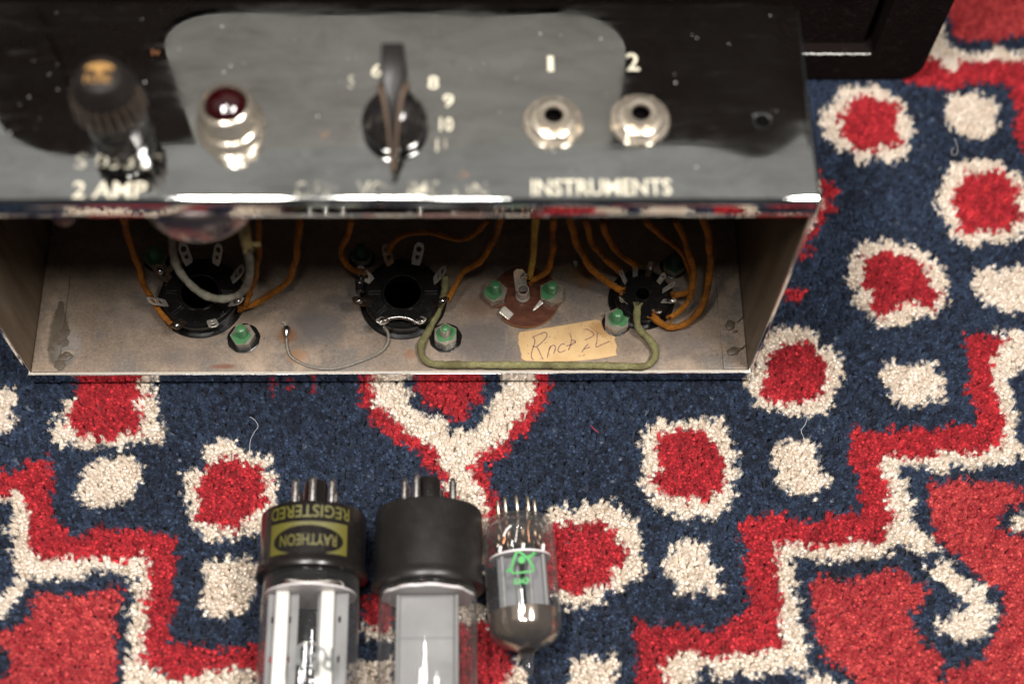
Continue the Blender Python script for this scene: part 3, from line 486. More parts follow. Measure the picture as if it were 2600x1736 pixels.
# dust specks on the panel, pale colour standing in for specular glints
b = MB()
for i in range(75):
    x = random.uniform(3, W-6); y = random.uniform(4, D-4); r = random.choice([0.08, 0.1, 0.13, 0.16, 0.24]); b.lathe([(r, 0), (r*0.7, r*0.6), (0, r*0.8)], Matrix.Translation((x, y, H+dent(x, y))), 5)
o = b.ob('dust', 'dust', panel); o['kind'] = 'stuff'
b = MB()
for (px, py) in ((820, 340), (395, 135), (1175, 445)):
    p = at(px, py, H)
    for k in range(7): 
        x, y = p.x+random.gauss(0, 0.8), p.y+random.gauss(0, 0.7); b.lathe([(0.22, 0), (0.15, 0.08), (0, 0.1)], Matrix.Translation((x, y, H+dent(x, y))), 6)
o = b.ob('rust_speck', 'phenolic_edge', panel); o['kind'] = 'stuff'
# end walls, back wall, floor plate
for nm, x0, x1, i0, i1, lb in (('end_wall', 0, 1.2, 1.2, 1.4, None), ('end_wall', W-1.2, W, W-1.4, W-1.2, None)):
    b = MB().box(x0, 0.0, ZB, x1, D, H-1.6); o = b.ob(nm, 'chrome', ch); q = o.modifiers.new('bevel', 'BEVEL'); q.width = 0.0002; q.segments = 2
    MB().box(i0, 0.35, 0.0, i1, D-1.3, H-2).ob('inner_face', 'wall', o)
MB().box(1.4, D-1.2, ZB, W-1.4, D, H-1.6).ob('back_wall', 'wall', ch)
floor = MB().box(1.41, 0.2, -1.2, W-1.41, D-1.21, 0.0).ob('floor_plate', 'steel', ch)
o = MB().box(0.1, -1.0, ZB, W-0.1, 0.19, 0.12).ob('front_lip', 'chrome', ch); q = o.modifiers.new('bevel', 'BEVEL'); q.width = 0.00022; q.segments = 2
o = MB().box(0.6, -0.75, 0.115, W-0.6, 0.18, 0.22).ob('sheared_edge', 'silver', o)
def flange(x0, x1, lb):
    o = MB().box(x0, 0.4, 0.0, x1, D-1.5, 0.75).ob('weld_flange', 'steel', ch); q = o.modifiers.new('bevel', 'BEVEL'); q.width = 0.0003; q.segments = 2; return o
fl = flange(1.5, at(150, 930, 0).x, ''); fr = flange(at(1836, 930, 0).x, W-1.5, '')
def blob(name, px, py, z, rx, ry, rz, mt, parent, seed=0, n=10):
    c = at(px, py, z); rnd = random.Random(seed); ph = [rnd.uniform(0, 6.28) for _ in range(4)]; b = MB()
    pr = [(math.cos(math.pi/2*k/5), math.sin(math.pi/2*k/5)) for k in range(6)]; v = []
    for r, h in pr[:-1]:
        for k in range(n*2): a = math.pi*k/n; s_ = 1+0.16*math.sin(2*a+ph[0])+0.10*math.sin(5*a+ph[1]+h*2); v.append((c.x+rx*r*s_*math.cos(a), c.y+ry*r*s_*math.sin(a), c.z+rz*h))
    v.append((c.x, c.y, c.z+rz)); N = n*2
    f = [(i*N+k, i*N+(k+1) % N, (i+1)*N+(k+1) % N, (i+1)*N+k) for i in range(4) for k in range(N)]+[(4*N+k, 4*N+(k+1) % N, 5*N) for k in range(N)]
    b.add(v, f); return b.ob(name, mt, parent, True)
for i, (x, y, rx, ry) in enumerate(((1854, 826, 2.1, 2.0), (1867, 842, .9, .7), (1862, 892, 2.6, 1.7), (1878, 886, 1.2, .6))): blob('weld_spot', x, y, 0.7, rx, ry, 0.8, 'crud', fr, i)
for (a, c) in (((1872, 818), (1887, 802)), ((1872, 892), (1893, 875))):
    MB().tube(spline([at(a[0], a[1], .9), at((a[0]+c[0])/2+2, (a[1]+c[1])/2, 1.5), at(c[0], c[1], 2.5)]), 0.22, 5).ob('weld_tail', 'crud', fr)
for i, (x, y, rx, ry, h) in enumerate(((160, 845, 3.2, 2.2, .5), (158, 870, 2.6, 2.4, .4), (165, 905, 3.4, 2.0, .7), (160, 850, 2.2, 6, .4), (130, 888, 2.2, 1.4, .5), (152, 800, 2.2, 5, .4), (150, 925, 3.0, 2.5, .4), (170, 898, 1.9, 1.0, .9), (145, 860, 2.2, 3, .45), (155, 780, 1.8, 3.6, .35))):
    o = blob('dried_glue', x, y, 0.7, rx*0.8, ry*0.8, h*0.35, 'crud', fl, i+20)
    dm = o.modifiers.new('sub', 'SUBSURF'); dm.levels = 1; dm.render_levels = 1
# lettering
def lay_text(s, pL, pR, pT, z, mt='letter', name='lettering', parent=panel):
    A, B, T_ = at(*pL, z), at(*pR, z), at(*pT, z); v, f = text_mesh(s); U = B-A; V = T_-A; V = Vector((0, V.y, 0))
    vv = [A+U*p.x+V*p.y+Vector((0, 0, 0.06)) for p in v]; vv = [Vector((p.x, p.y, H+dent(p.x, p.y)+0.05)) if abs(z-H) < .5 else p for p in vv]
    return mesh_obj(name, vv, f, mt, parent)
lay_text('2 AMP', (182, 503), (370, 503), (182, 461), H)
lay_text('S 03327', (188, 429), (416, 429), (188, 390), H, 'worn_letter')
lay_text('OFF', (746, 503), (848, 503), (746, 461), H, 'worn_letter'); lay_text('VOLUME', (905, 503), (1112, 503), (905, 461), H, 'worn_letter'); lay_text('ON', (1152, 503), (1236, 503), (1152, 461), H, 'worn_letter')
lay_text('INSTRUMENTS', (1350, 497), (1706, 495), (1350, 456), H)
lay_text('1', (1391, 182), (1406, 182), (1391, 143), H); lay_text('2', (1592, 180), (1624, 180), (1592, 136), H)
for s, px, py, wd, mt in (('5', 891, 208, 18, 'worn_letter'), ('6', 955, 180, 26, 'letter'), ('8', 1100, 210, 28, 'letter'), ('9', 1138, 256, 28, 'letter'), ('10', 1133, 316, 34, 'letter'), ('11', 1120, 370, 26, 'worn_letter')):
    lay_text(s, (px-wd/2, py+17), (px+wd/2, py+17), (px-wd/2, py-17), H, mt, 'dial_number')
# fuse holder
def flut(a, z): return 1+(0.075*math.sin(22*a) if 14.2 < z < 25.5 else 0)
fx, fy = 57.3, 23.7; T = Matrix.Translation((fx, fy, H))
fh = MB().lathe([(9.2, 0), (9.2, 0.8), (8.4, 1.0), (8.3, 4.6), (8.6, 4.8), (8.5, 8.8), (8.7, 9.0), (8.6, 12.2), (8.1, 12.9)], T, 48).ob('fuse_holder', 'knob', ch); auto(fh)
c = MB().lathe([(7.6, 12.8), (8.6, 13.2), (8.8, 14.3), (8.4, 18.0), (7.9, 22.0), (6.9, 25.6), (6.1, 28.2), (5.4, 29.4), (4.6, 29.8), (0, 29.9)], T @ Matrix.Scale(1.12, 4, (1, 0, 0)) @ Matrix.Scale(1.12, 4, (0, 1, 0)), 104, mod=flut).ob('fuse_cap', 'cap', fh); auto(c, 40)
b = MB(); z = H+29.95
b.add(*(lambda n=18: ([(fx+0.2+4.0*math.cos(math.pi*k/n)*1.0, fy+1.2+2.2*math.sin(math.pi*k/n), z) for k in range(n+1)]+[(fx+0.2-2.4, fy+1.4, z), (fx+0.2+2.4, fy+1.4, z)], [tuple(range(n+1))]))())
b.add([(fx-1+0.2+q[0], fy-0.5+q[1], z) for q in ((0, 0), (2, 0), (2, 1.9), (0, 1.9))], [(0, 1, 2, 3)])
v, f = text_mesh('FUSE'); b.add([(fx-3.6+p.x*7.2, fy-3.2+p.y*2.4, z) for p in v], f); b.ob('gold_print', 'gold', c)
b = MB()                                     # fingertips' wear between the flutes
for k in range(-6, 7):
    a = -math.pi/2-math.pi/22+k*2*math.pi/22; rr = lambda h: 10.35-(h-15)*0.13
    P = [(fx+math.cos(a)*rr(h), fy+math.sin(a)*rr(h), H+h) for h in (14.6, 17, 20, 22.5)]; b.tube(P, 0.36, 5)
b.ob('worn_flute', 'worn', c)
# pilot lamp
jx, jy = 89.5, 26.2; T = Matrix.Translation((jx, jy, H))
pl = MB().lathe([(10.3, 0), (10.2, 2.2), (9.4, 3.2), (8.6, 3.6), (8.6, 8.2), (8.1, 8.9), (8.1, 10.4), (7.4, 11.4), (6.7, 11.7), (6.4, 10.8)], T, 48, cap=False).ob('pilot_lamp', 'nickel', ch); auto(pl, 50)
pr = [(6.4*math.cos(a), 10.8+3.6*math.sin(a)) for a in [math.pi/2*k/7 for k in range(8)]]
def facet(a, z): return 1.0
j = MB().lathe(pr, T, 12).ob('ruby_jewel', 'jewel', pl, True); q = j.modifiers.new('s', 'SUBSURF'); q.levels = 2; q.render_levels = 2
# chicken-head knob
kx, ky = 138.3, 26.3; T = Matrix.Translation((kx, ky, H))
kn = MB().lathe([(9.6, 0.6), (9.9, 1.4), (9.8, 3.4), (9.2, 5.6), (8.0, 8.0), (6.2, 10.0), (4.0, 11.3), (0, 11.8)], T, 56).ob('pointer_knob', 'knob', ch); auto(kn, 50)
def fin(sec):                                # sec: (y, half width bottom, half width top, z bottom, z top)
    v = []
    for (y, wb, wt, z0, z1) in sec: v += [(kx-wb, ky+y, H+z0), (kx+wb, ky+y, H+z0), (kx+wt, ky+y, H+z1), (kx-wt, ky+y, H+z1)]
    f = [(0, 1, 2, 3)]
    for i in range(len(sec)-1): a = 4*i; f += [(a, a+4, a+5, a+1), (a+1, a+5, a+6, a+2), (a+2, a+6, a+7, a+3), (a+3, a+7, a+4, a)]
    n = 4*(len(sec)-1); f.append((n+3, n+2, n+1, n)); return v, f
b = MB(); b.add(*fin([(-18.6, 0.35, 0.25, 1.0, 3.2), (-14, 0.9, 0.45, 1.0, 6.0), (-8, 2.0, 0.8, 2.0, 11.5), (-2, 3.6, 1.4, 4.0, 16.0), (3, 4.6, 2.6, 4.0, 18.5), (9, 4.6, 3.4, 4.0, 20.0), (14.5, 4.0, 3.3, 5.0, 20.6), (15.6, 3.4, 2.7, 6.0, 19.8)]))
fo = b.ob('fin', 'finblack', kn); q = fo.modifiers.new('bevel', 'BEVEL'); q.width = 0.0005; q.segments = 3; q.limit_method = 'ANGLE'; q.angle_limit = math.radians(35); fo.data.polygons.foreach_set('use_smooth', [True]*len(fo.data.polygons))
for sx in (-1, 1):
    P = [(kx+sx*w_, ky+y, H+z_) for y, w_, z_ in ((-18.0, 0.3, 3.4), (-14, 0.75, 5.9), (-8, 1.35, 10.6), (-2, 2.3, 14.5), (2, 3.3, 15.8), (5, 4.0, 14.0), (6, 4.45, 10))]
    MB().tube(spline(P), lambda q: 0.36+0.5*math.sin(q*2.6)*q, 6).ob('worn_edge', 'worn', fo, True)
# input jacks
for px, py in ((1406, 291), (1628, 285)):
    c = at(px, py, H+4.5); T = Matrix.Translation((c.x, c.y, H)) @ Matrix.Rotation(random.random(), 4, 'Z')
    jk = MB().lathe([(9.0, 0), (9.05, 0.8), (8.7, 1.2), (8.0, 1.3), (7.3, 2.6), (6.4, 3.1), (5.0, 3.2), (4.9, 4.3), (4.3, 4.8), (3.2, 4.7), (2.85, 4.2), (2.8, -4)], T, 48, cap=False).ob('input_jack', 'nickel', ch); auto(jk, 40)
    hx6 = [(8.6*math.cos(math.pi/3*k), 8.6*math.sin(math.pi/3*k)) for k in range(6)]
    v, f = holed(hx6, [circ(0, 0, 4.6, 24)], 1.5); n_ = mesh_obj('jack_nut', [T @ Matrix.Translation((0, 0, 1.1)) @ q for q in v], f, 'nickel', jk); q = n_.modifiers.new('bevel', 'BEVEL'); q.width = 0.0005; q.segments = 3
    MB().lathe([(2.79, 3.9), (2.79, 0.35), (0, 0.3)], T, 24, cap=False).ob('jack_bore_shade', 'black', jk)  # black lining and floor paint the shade down the bore
# bell of the lamp holder hanging under the panel
c = at(505, 598, H-15); T = Matrix.Translation((78.5, c.y+19, 0))
o = MB().lathe([(0, H-22), (15, H-22), (18.2, H-20.5), (19, H-18), (19, H-8.5), (17, H-6), (3, H-3)], T, 64).ob('lamp_bell', 'bell', ch); auto(o, 40)
MB().lathe([(0, 100), (3, 99.5), (4, 102), (4, 112)], Matrix.Translation((38, at(195, 578, 100).y+3.8, 0)), 20).ob('fuse_terminal', 'phenolic', ch, True)

# ---------------------------------------------------------------- sockets
LUG, LUGF = holed([(-1.25, 0), (1.25, 0), (1.75, 2.2), (1.75, 7.0), (0.9, 8.6), (-0.9, 8.6), (-1.75, 7.0), (-1.75, 2.2)], [circ(0, 6.2, 1.0), circ(0, 3.3, 0.72)], 0.35)
LUGN = holed([(-0.9, 0), (0.9, 0), (1.0, 5.2), (0.6, 6.3), (-0.6, 6.3), (-1.0, 5.2)], [circ(0, 4.4, 0.5, 8)], 0.3)
def socket(px, py, R, rb, Hs, lugs, lr, geo, label, marks=True, rot=0.0):
    c = at(px, py, Hs); T = Matrix.Translation((c.x, c.y, 0)); b = MB()
    b.lathe([(rb, 0.3), (rb, Hs-0.4), (rb+0.35, Hs), (rb+0.9, Hs), (rb+1.2, Hs-0.45), (R-1.2, Hs-0.45), (R-0.5, Hs-0.9), (R, Hs-1.6), (R, 0.6), (R+1.6, 0.5), (R+1.7, 0.02)], T, 64, cap=False)
    so = b.ob('tube_socket', 'bakelite', ch); auto(so, 30); so['label'] = label
    MB().lathe([(0, 2.6 if rb > 4 else 0.25), (rb+0.05, 2.6 if rb > 4 else 0.25)], T, 32).ob('bottom', 'greydisc' if rb > 4 else 'black', so)
    if marks:
        b = MB()
        for k in range(8):
            a = rot+k*math.pi/4
            for off in (-0.55, 0.55):
                b.box(rb+1.6, off-0.16, Hs-0.5, R-2.0, off+0.16, Hs+0.12, T=T @ Matrix.Rotation(a, 4, 'Z'))
        b.ob('ribs', 'bakelite', so)
    for (deg, tilt, ln, sty) in lugs:
        a = math.radians(deg); tl = math.radians(tilt); rad = Vector((math.cos(a), math.sin(a), 0)); tg = Vector((-math.sin(a), math.cos(a), 0)); up = Vector((0, 0, 1))
        u = up*math.cos(tl)+rad*math.sin(tl); n_ = tg.cross(u); tw = Matrix.Rotation(random.uniform(-0.25, 0.25), 3, u); tg = tw @ tg; n_ = tw @ n_
        Mx = Matrix((tg*1.08, u*ln*1.12, n_)).transposed().to_4x4(); Mx.translation = Vector((c.x, c.y, Hs-0.9))+rad*lr
        V, F = geo
        lo = mesh_obj('lug', [Mx @ q for q in V], F, 'silver' if sty != 't' else 'tarnish', so)
        q = lo.modifiers.new('bevel', 'BEVEL'); q.width = 0.00012; q.segments = 2; q.limit_method = 'ANGLE'; q.angle_limit = math.radians(60)
        if sty in 'st':
            tip = Mx @ Vector((0, (V[0].y*0+5.2 if geo[0] is LUG else 3.9), 0.2)); b = MB()
            b.lathe([(1.35*math.sin(math.pi*k/6)*(1 if geo[0] is LUG else 0.8), 1.9*-math.cos(math.pi*k/6)) for k in range(7)], Matrix.Translation(tip) @ Mx.to_3x3().normalized().to_4x4() @ Matrix.Rotation(math.pi/2, 4, 'X'), 12, mod=lambda q_, z_: 1+0.12*math.sin(3*q_+z_), cap=False); b.ob('solder', 'solder', lo, True)
    return so, c
geoO = (LUG, LUGF)
socket(506, 739, 14.6, 6.7, 6.4, [(112, 40, 1, 'c'), (66, 36, 1, 'r'), (22, 38, 1, 'c'), (-22, 42, 1, 's'), (-66, 50, 0.85, 'c'), (-113, 52, 0.85, 't'), (-158, 40, 1, 'c'), (156, 35, 0.95, 't')], 12.0, geoO, 'black octal socket at left under the looping grey wire')
socket(1022, 740, 14.6, 6.7, 7.2, [(112, 34, 1.0, 't'), (68, 34, 1.05, 'c'), (22, 34, 0.95, 'r'), (-22, 38, 0.95, 't'), (-62, 40, 0.8, 's'), (-118, 42, 0.8, 's'), (-160, 46, 1.0, 't'), (158, 38, 0.95, 'r')], 12.0, geoO, 'black octal socket in the middle with an open bore', rot=0.0)
socket(1632, 743, 10.8, 2.4, 6.2, [(108, 20, 1.05, 'r'), (72, 24, 1.1, 't'), (36, 30, 0.8, 'r'), (8, 38, 1.0, 'r'), (-24, 50, 1.0, 's'), (-60, 45, 0.8, 's'), (-150, 25, 1.1, 's'), (176, 30, 1.0, 'r'), (143, 28, 1.15, 'r')], 7.2, LUGN, 'black nine pin socket at right crowded with orange wires', marks=False)

# ---------------------------------------------------------------- hex nuts with green-lacquered screws
def nut(px, py, z0, washer, cover, label, R6=4.6, hb=8.6, dark=False, rot=None, host=None, full=True):
    c = at(px, py, z0+3.2); rot = random.random() if rot is None else rot; T = Matrix.Translation((c.x, c.y, z0))
    hexa = [(R6*math.cos(rot+math.pi/3*k), R6*math.sin(rot+math.pi/3*k)) for k in range(6)]
    b = MB().prism(hexa, 0.3, 3.3, T); o = b.ob('hex_nut', 'zinc', host or ch); q = o.modifiers.new('bevel', 'BEVEL'); q.width = 0.0004; q.segments = 2; o['label'] = label
    if washer: MB().lathe([(washer, 0), (washer, 0.45), (washer-0.3, 0.6), (2, 0.6)], T, 40, mod=lambda a, z: 1+0.02*math.sin(9*a), cap=False).ob('lock_washer', 'bakelite', o)
    th = [(1.75, 3.0)]; z = 3.3
    while z < hb-0.8: th += [(1.85, z), (1.85, z+0.12), (1.42, z+0.45), (1.85, z+0.78)]; z += 0.86
    th += [(1.75, hb-0.3), (1.5, hb), (0, hb+0.05)]
    g = 'greendark' if dark else 'green'
    bo = MB().lathe(th, T, 20).ob('screw', g if full else 'zinc', o); auto(bo, 50)
    if not full: MB().lathe([(1.72, hb-0.5), (1.6, hb+0.05), (0, hb+0.16)], T, 18, cap=False).ob('lacquer', 'green', bo, True)
    rnd = random.Random(px); poly = []
    for k in range(36):
        a = 2*math.pi*k/36; lim = R6*math.cos(math.pi/6)/math.cos(((a-rot) % (math.pi/3))-math.pi/6)-0.25
        want = R6*(cover[2]+0.10*math.sin(2*a+rnd.random()*0.3+px)+0.06*math.sin(5*a+px)); dx, dy = cover[0], cover[1]
        r = want; x, y = dx+r*math.cos(a), dy+r*math.sin(a); aa = math.atan2(y, x); l2 = R6*math.cos(math.pi/6)/math.cos(((aa-rot) % (math.pi/3))-math.pi/6)-0.2; d = math.hypot(x, y)
        if d > l2: x *= l2/d; y *= l2/d
        poly.append((x, y))
    MB().prism(poly, 3.28, 3.42, T).ob('lacquer', g, o)
    return o
nut(616, 850, 0, 6.0, (-0.7, -1.2, 0.72), 'green lacquered nut in front of the left socket', rot=0.05)
nut(1131, 849, 0, 6.0, (0.3, 0.5, 0.78), 'green lacquered nut right of the middle socket', rot=0.52, full=False)
nut(1566, 812, 0, 5.2, (0.9, 0.3, 0.70), 'green lacquered nut at the right end of the tape', rot=0.45, R6=4.9)
nut(395, 650, 0, 5.0, (0, 0, 0.9), 'dark green nut behind the left socket', dark=False, rot=0.3)
nut(918, 645, 0, 5.0, (0, 0, 0.9), 'dark green nut behind the middle socket', dark=True, rot=0.3, R6=4.2)
nut(1712, 668, 0, 5.0, (0, 0, 0.95), 'dark green nut behind the right socket', dark=True, rot=0.52)
# ---------------------------------------------------------------- brown terminal disc
c = at(1334, 752, 2.0); cx, cy = c.x, c.y; out = []
for k in range(72):
    dg_ = -180+5*k; r = 12.7
    if 204 <= dg_ % 360 <= 222: r = 8.6+abs((dg_ % 360)-213)*0.12
    out.append((cx+r*math.cos(math.radians(dg_)), cy+r*math.sin(math.radians(dg_))))
td = MB().prism(out, 0.8, 2.0).ob('terminal_disc', 'phenolic', ch); td['label'] = 'brown phenolic disc with a notch, between the middle and right sockets'
e = [(cx+(x-cx)*1.006, cy+(y-cy)*1.006) for x, y in out]; MB().prism(e, 0.9, 1.75).ob('cut_edge', 'phenolic_edge', td)
nut(1258, 740, 1.9, 0, (-1.5, -0.6, 0.72), 'green lacquered nut on the left of the brown disc', rot=0.25, host=td)
nut(1401, 741, 1.9, 0, (-1.7, 0.0, 0.72), 'green lacquered nut on the right of the brown disc', rot=0.5, host=td, R6=4.8)
def tab(a, b_, w0, w1, th=0.7):
    A = at(*a, 2.1); B = at(*b_, 3.0); d = (B-A).normalized(); q = Vector((-d.y, d.x, 0)); v = []
    for P, ww in ((A, w0), (B, w1)):
        for sz in (0, th): v += [P-q*ww/2+Vector((0, 0, sz)), P+q*ww/2+Vector((0, 0, sz))]
    f = [(0, 1, 3, 2), (4, 6, 7, 5), (0, 4, 5, 1), (2, 3, 7, 6), (0, 2, 6, 4), (1, 5, 7, 3)]
    o = MB().add(v, f).ob('tab', 'silver', td); qq = o.modifiers.new('bevel', 'BEVEL'); qq.width = 0.0003; qq.segments = 2
tab((1292, 800), (1272, 786), 3.0, 3.0); 
tab((1298, 806), (1274, 786), 3.4, 3.6); tab((1353, 790), (1376, 766), 0.7, 2.0)
c = at(1331, 744, 2.0); T = Matrix.Translation((c.x-0.6, c.y-1.5, 0))
o = MB().lathe([(2.6, 1.9), (2.7, 3.0), (2.3, 3.4), (2.2, 7.5), (1.9, 7.5), (1.9, 3.4)], T, 24, cap=False).ob('post', 'silver', td); auto(o, 40)
A = at(1324, 740, 3); B = at(1318, 690, 13); b = MB().add([A+Vector((-2.2, 0, 0)), A+Vector((2.6, 0, 0)), B+Vector((2.1, 0, 0)), B+Vector((1.0, 0.4, 1.2)), B+Vector((-1.2, 0.4, 1.0)), B+Vector((-2.1, 0, -0.4))], [(0, 1, 2, 3, 4, 5)])
lo = b.ob('lug', 'silver', td); q = lo.modifiers.new('t', 'SOLIDIFY'); q.thickness = 0.0005
blob('solder', 1334, 702, 10.5, 1.6, 1.2, 2.0, 'solder', lo, 3)

# ---------------------------------------------------------------- wires
def wire(pts, r, mt, name='cloth_wire', label=None, parent=None, fray=None):
    r *= 0.93; P = spline([at(x, y, z) for x, y, z in pts], 0.7); n_ = len(P); ph = random.random()*6
    if mt == 'orange': P = [p+Vector((0.22*math.sin(i*0.21+ph), 0.2*math.sin(i*0.17+2*ph), 0)) for i, p in enumerate(P)]
    rr = lambda t_: r*(1+0.07*math.sin(t_*n_*0.75+ph)+0.06*math.sin(t_*n_*0.23)+0.05*math.sin(t_*n_*1.7))
    o = MB().tube(P, rr, 12).ob(name, mt, parent or ch, True)
    if label: o['label'] = label
    if mt in ('orange', 'yellow', 'olive', 'greycloth'):      # nap standing off the braid
        b = MB(); v = []; f = []
        for i in range(int(n_*9)):
            k = random.randrange(1, n_-1); d = (P[k+1]-P[k-1]).normalized(); a = random.random()*6.28; q = d.orthogonal().normalized(); q = (q*math.cos(a)+d.cross(q)*math.sin(a)); p0 = P[k]+d*random.uniform(-.4, .4)+q*r*0.93
            p1 = p0+q*random.uniform(.12, .34)+d*random.uniform(-.25, .25); sd = q.cross(d)*0.05; m_ = len(v); v += [p0-sd, p0+sd, p1]; f.append((m_, m_+1, m_+2))
        b.add(v, f); q = b.ob('nap', mt, o); q['kind'] = 'stuff'
    if fray:
        e = P[-1] if fray > 0 else P[0]; d = (P[-1]-P[-4]).normalized() if fray > 0 else (P[0]-P[3]).normalized(); b = MB(); q = d.orthogonal().normalized()
        for i in range(16):
            a = random.random()*6.28; o1 = (q*math.cos(a)+d.cross(q)*math.sin(a)); s0 = e+o1*r*0.8-d*0.8; b.tube([s0, s0+d*1.1+o1*0.25, s0+d*random.uniform(1.5, 2.4)+o1*random.uniform(0.3, 1.0)], 0.14, 4)
        b.ob('frayed_end', mt, o)
    return o
wire([(312, 548, 80), (318, 575, 66), (330, 620, 50), (350, 675, 30), (362, 713, 20), (379, 747, 12), (395, 778, 6), (415, 803, 5), (436, 822, 5)], 1.15, 'orange', label='orange cloth wire curving down the left of the left socket', fray=1)
wire([(438, 570, 72), (437, 600, 62), (440, 640, 52), (452, 682, 44), (484, 723, 37), (522, 750, 33), (560, 759, 30), (599, 752, 30), (622, 732, 36), (633, 703, 46), (634, 665, 58), (627, 633, 68), (616, 585, 80), (612, 560, 86)], 1.45, 'greycloth', label='grey green cloth wire looping over the left socket')
wire([(616, 560, 84), (622, 595, 79), (628, 625, 72)], 1.9, 'pink', name='frayed_sleeve', fray=1); wire([(640, 618, 74), (652, 622, 74), (660, 618, 74)], 0.8, 'pink', name='frayed_thread')
wire([(655, 555, 72), (658, 636, 52), (650, 694, 30), (636, 742, 14), (622, 772, 8)], 1.05, 'orange', label='orange cloth wire running up behind the grey loop', fray=1)
wire([(762, 555, 66), (756, 600, 58), (752, 652, 40), (735, 705, 20), (694, 745, 11), (650, 770, 7), (612, 782, 6)], 1.2, 'orange', label='orange cloth wire sweeping right from the left socket', fray=1)
wire([(894, 556, 58), (886, 590, 44), (870, 625, 30), (867, 652, 22), (882, 676, 16), (902, 687, 14), (922, 690, 13)], 1.15, 'orange', label='orange cloth wire hooking into the left of the middle socket', fray=1)
wire([(985, 640, 24), (1005, 612, 34), (1037, 594, 40), (1093, 588, 42), (1145, 604, 42), (1180, 607, 44), (1215, 585, 50), (1240, 556, 58)], 1.05, 'orange', label='orange cloth wire waving behind the middle socket')
wire([(1275, 552, 62), (1262, 590, 50), (1246, 626, 36), (1218, 664, 24), (1180, 688, 17), (1158, 722, 12), (1138, 756, 9)], 1.15, 'orange', label='orange cloth wire running down to the right of the middle socket', fray=1)
wire([(1130, 700, 12), (1130, 735, 9), (1121, 770, 5.5), (1106, 805, 3), (1085, 845, 1.8), (1069, 880, 1.6), (1074, 908, 1.6), (1100, 924, 1.6), (1180, 926, 1.6), (1340, 927, 1.6), (1508, 928, 1.6), (1590, 930, 1.6), (1638, 929, 1.6), (1660, 910, 1.7), (1662, 884, 2), (1644, 857, 3), (1622, 834, 5), (1617, 805, 7), (1619, 776, 9)], 1.5, 'olive', label='olive cloth wire running along the front edge of the chassis', fray=1)
wire([(918, 698, 10), (912, 722, 9), (914, 744, 9)], 1.6, 'knob', name='black_sleeve')
wire([(968, 820, 8.5), (978, 812, 10), (1000, 806, 11), (1020, 805, 11), (1042, 810, 10.5), (1056, 818, 9.5), (1066, 816, 9)], 0.75, 'solder', name='bus_wire', label='bare soldered bus wire bridging two lugs of the middle socket')
bp = spline([at(x, y, z) for x, y, z in ((728, 858, 1.4), (730, 880, 1.0), (738, 902, 0.8), (757, 917, 0.7), (785, 929, 0.7), (826, 936, 0.7), (868, 932, 0.7), (925, 913, 0.8), (967, 893, 1.0), (985, 869, 1.6), (985, 846, 3), (974, 830, 6))], 0.3)
br = MB()
for s_ in range(4):
    P = [];
    for i, p in enumerate(bp):
        d = (bp[min(i+1, len(bp)-1)]-bp[max(i-1, 0)]).normalized(); q = Vector((-d.y, d.x, 0)).normalized(); a = i*0.55+s_*math.pi/2; P.append(p+q*0.36*math.cos(a)+Vector((0, 0, 0.36*math.sin(a))))
    br.tube(P, 0.21, 5)
bw = br.ob('braided_wire', 'braid', ch, True); bw['label'] = 'thin bare braided wire curving across the floor plate'
c = at(728, 848, 0); b = MB().lathe([(0, -2.6), (0.5, -2.2), (1.0, -1.2), (1.55, 0), (1.7, 1.0), (1.3, 2.1), (0.6, 2.8), (0, 3.0)], Matrix.Translation((c.x, c.y+0.3, 0.7)) @ Matrix.Rotation(-math.pi/2, 4, 'X') @ Matrix.Scale(0.85, 4, (1, 0, 0)), 20); b.ob('solder_bead', 'solder', bw, True)
MB().tube([at(726, 828, .6), at(722, 820, .8), at(716, 818, 1.0)], 0.4, 6).ob('solder_tail', 'silver', bw)
wire([(1361, 548, 66), (1357, 600, 50), (1354, 650, 30), (1346, 697, 14)], 1.25, 'yellow', label='yellow cloth wire running up from the brown disc', fray=1)
wire([(1404, 552, 64), (1404, 610, 44), (1400, 660, 26), (1388, 686, 16), (1370, 702, 13), (1350, 712, 12)], 1.25, 'orange', label='orange cloth wire bending down to the brown disc', fray=1)
wire([(1446, 548, 66), (1462, 612, 46), (1486, 658, 30), (1512, 692, 20), (1540, 716, 13), (1562, 728, 10), (1576, 735, 9)], 1.35, 'orange', label='orange cloth wire slanting down to the left of the right socket', fray=1)
wire([(1488, 555, 62), (1500, 610, 42), (1530, 650, 28), (1566, 682, 17)], 1.2, 'orange', fray=1, label='orange cloth wire second from the left above the right socket')
wire([(1528, 560, 58), (1550, 618, 38), (1590, 656, 26), (1612, 674, 18)], 1.2, 'orange', fray=1, label='orange cloth wire third from the left above the right socket')
wire([(1640, 560, 60), (1675, 595, 46), (1716, 625, 36), (1745, 665, 26), (1757, 709, 15), (1748, 740, 10), (1714, 748, 8)], 1.2, 'orange', fray=1, label='orange cloth wire curling into the right side of the right socket')
wire([(1718, 560, 60), (1748, 640, 40), (1762, 700, 24), (1752, 752, 12), (1728, 785, 7), (1704, 805, 5)], 1.2, 'orange', fray=1, label='orange cloth wire between the curl and the big loop at right')
wire([(1786, 548, 66), (1800, 610, 46), (1803, 670, 28), (1797, 730, 15), (1780, 780, 7), (1748, 818, 3), (1706, 830, 2), (1674, 819, 4), (1656, 803, 6)], 1.4, 'orange', fray=1, label='big orange cloth wire loop right of the right socket')
blob('solder', 1460, 668, 0, 1.6, 2.2, 2.5, 'solder', ch, 9); 
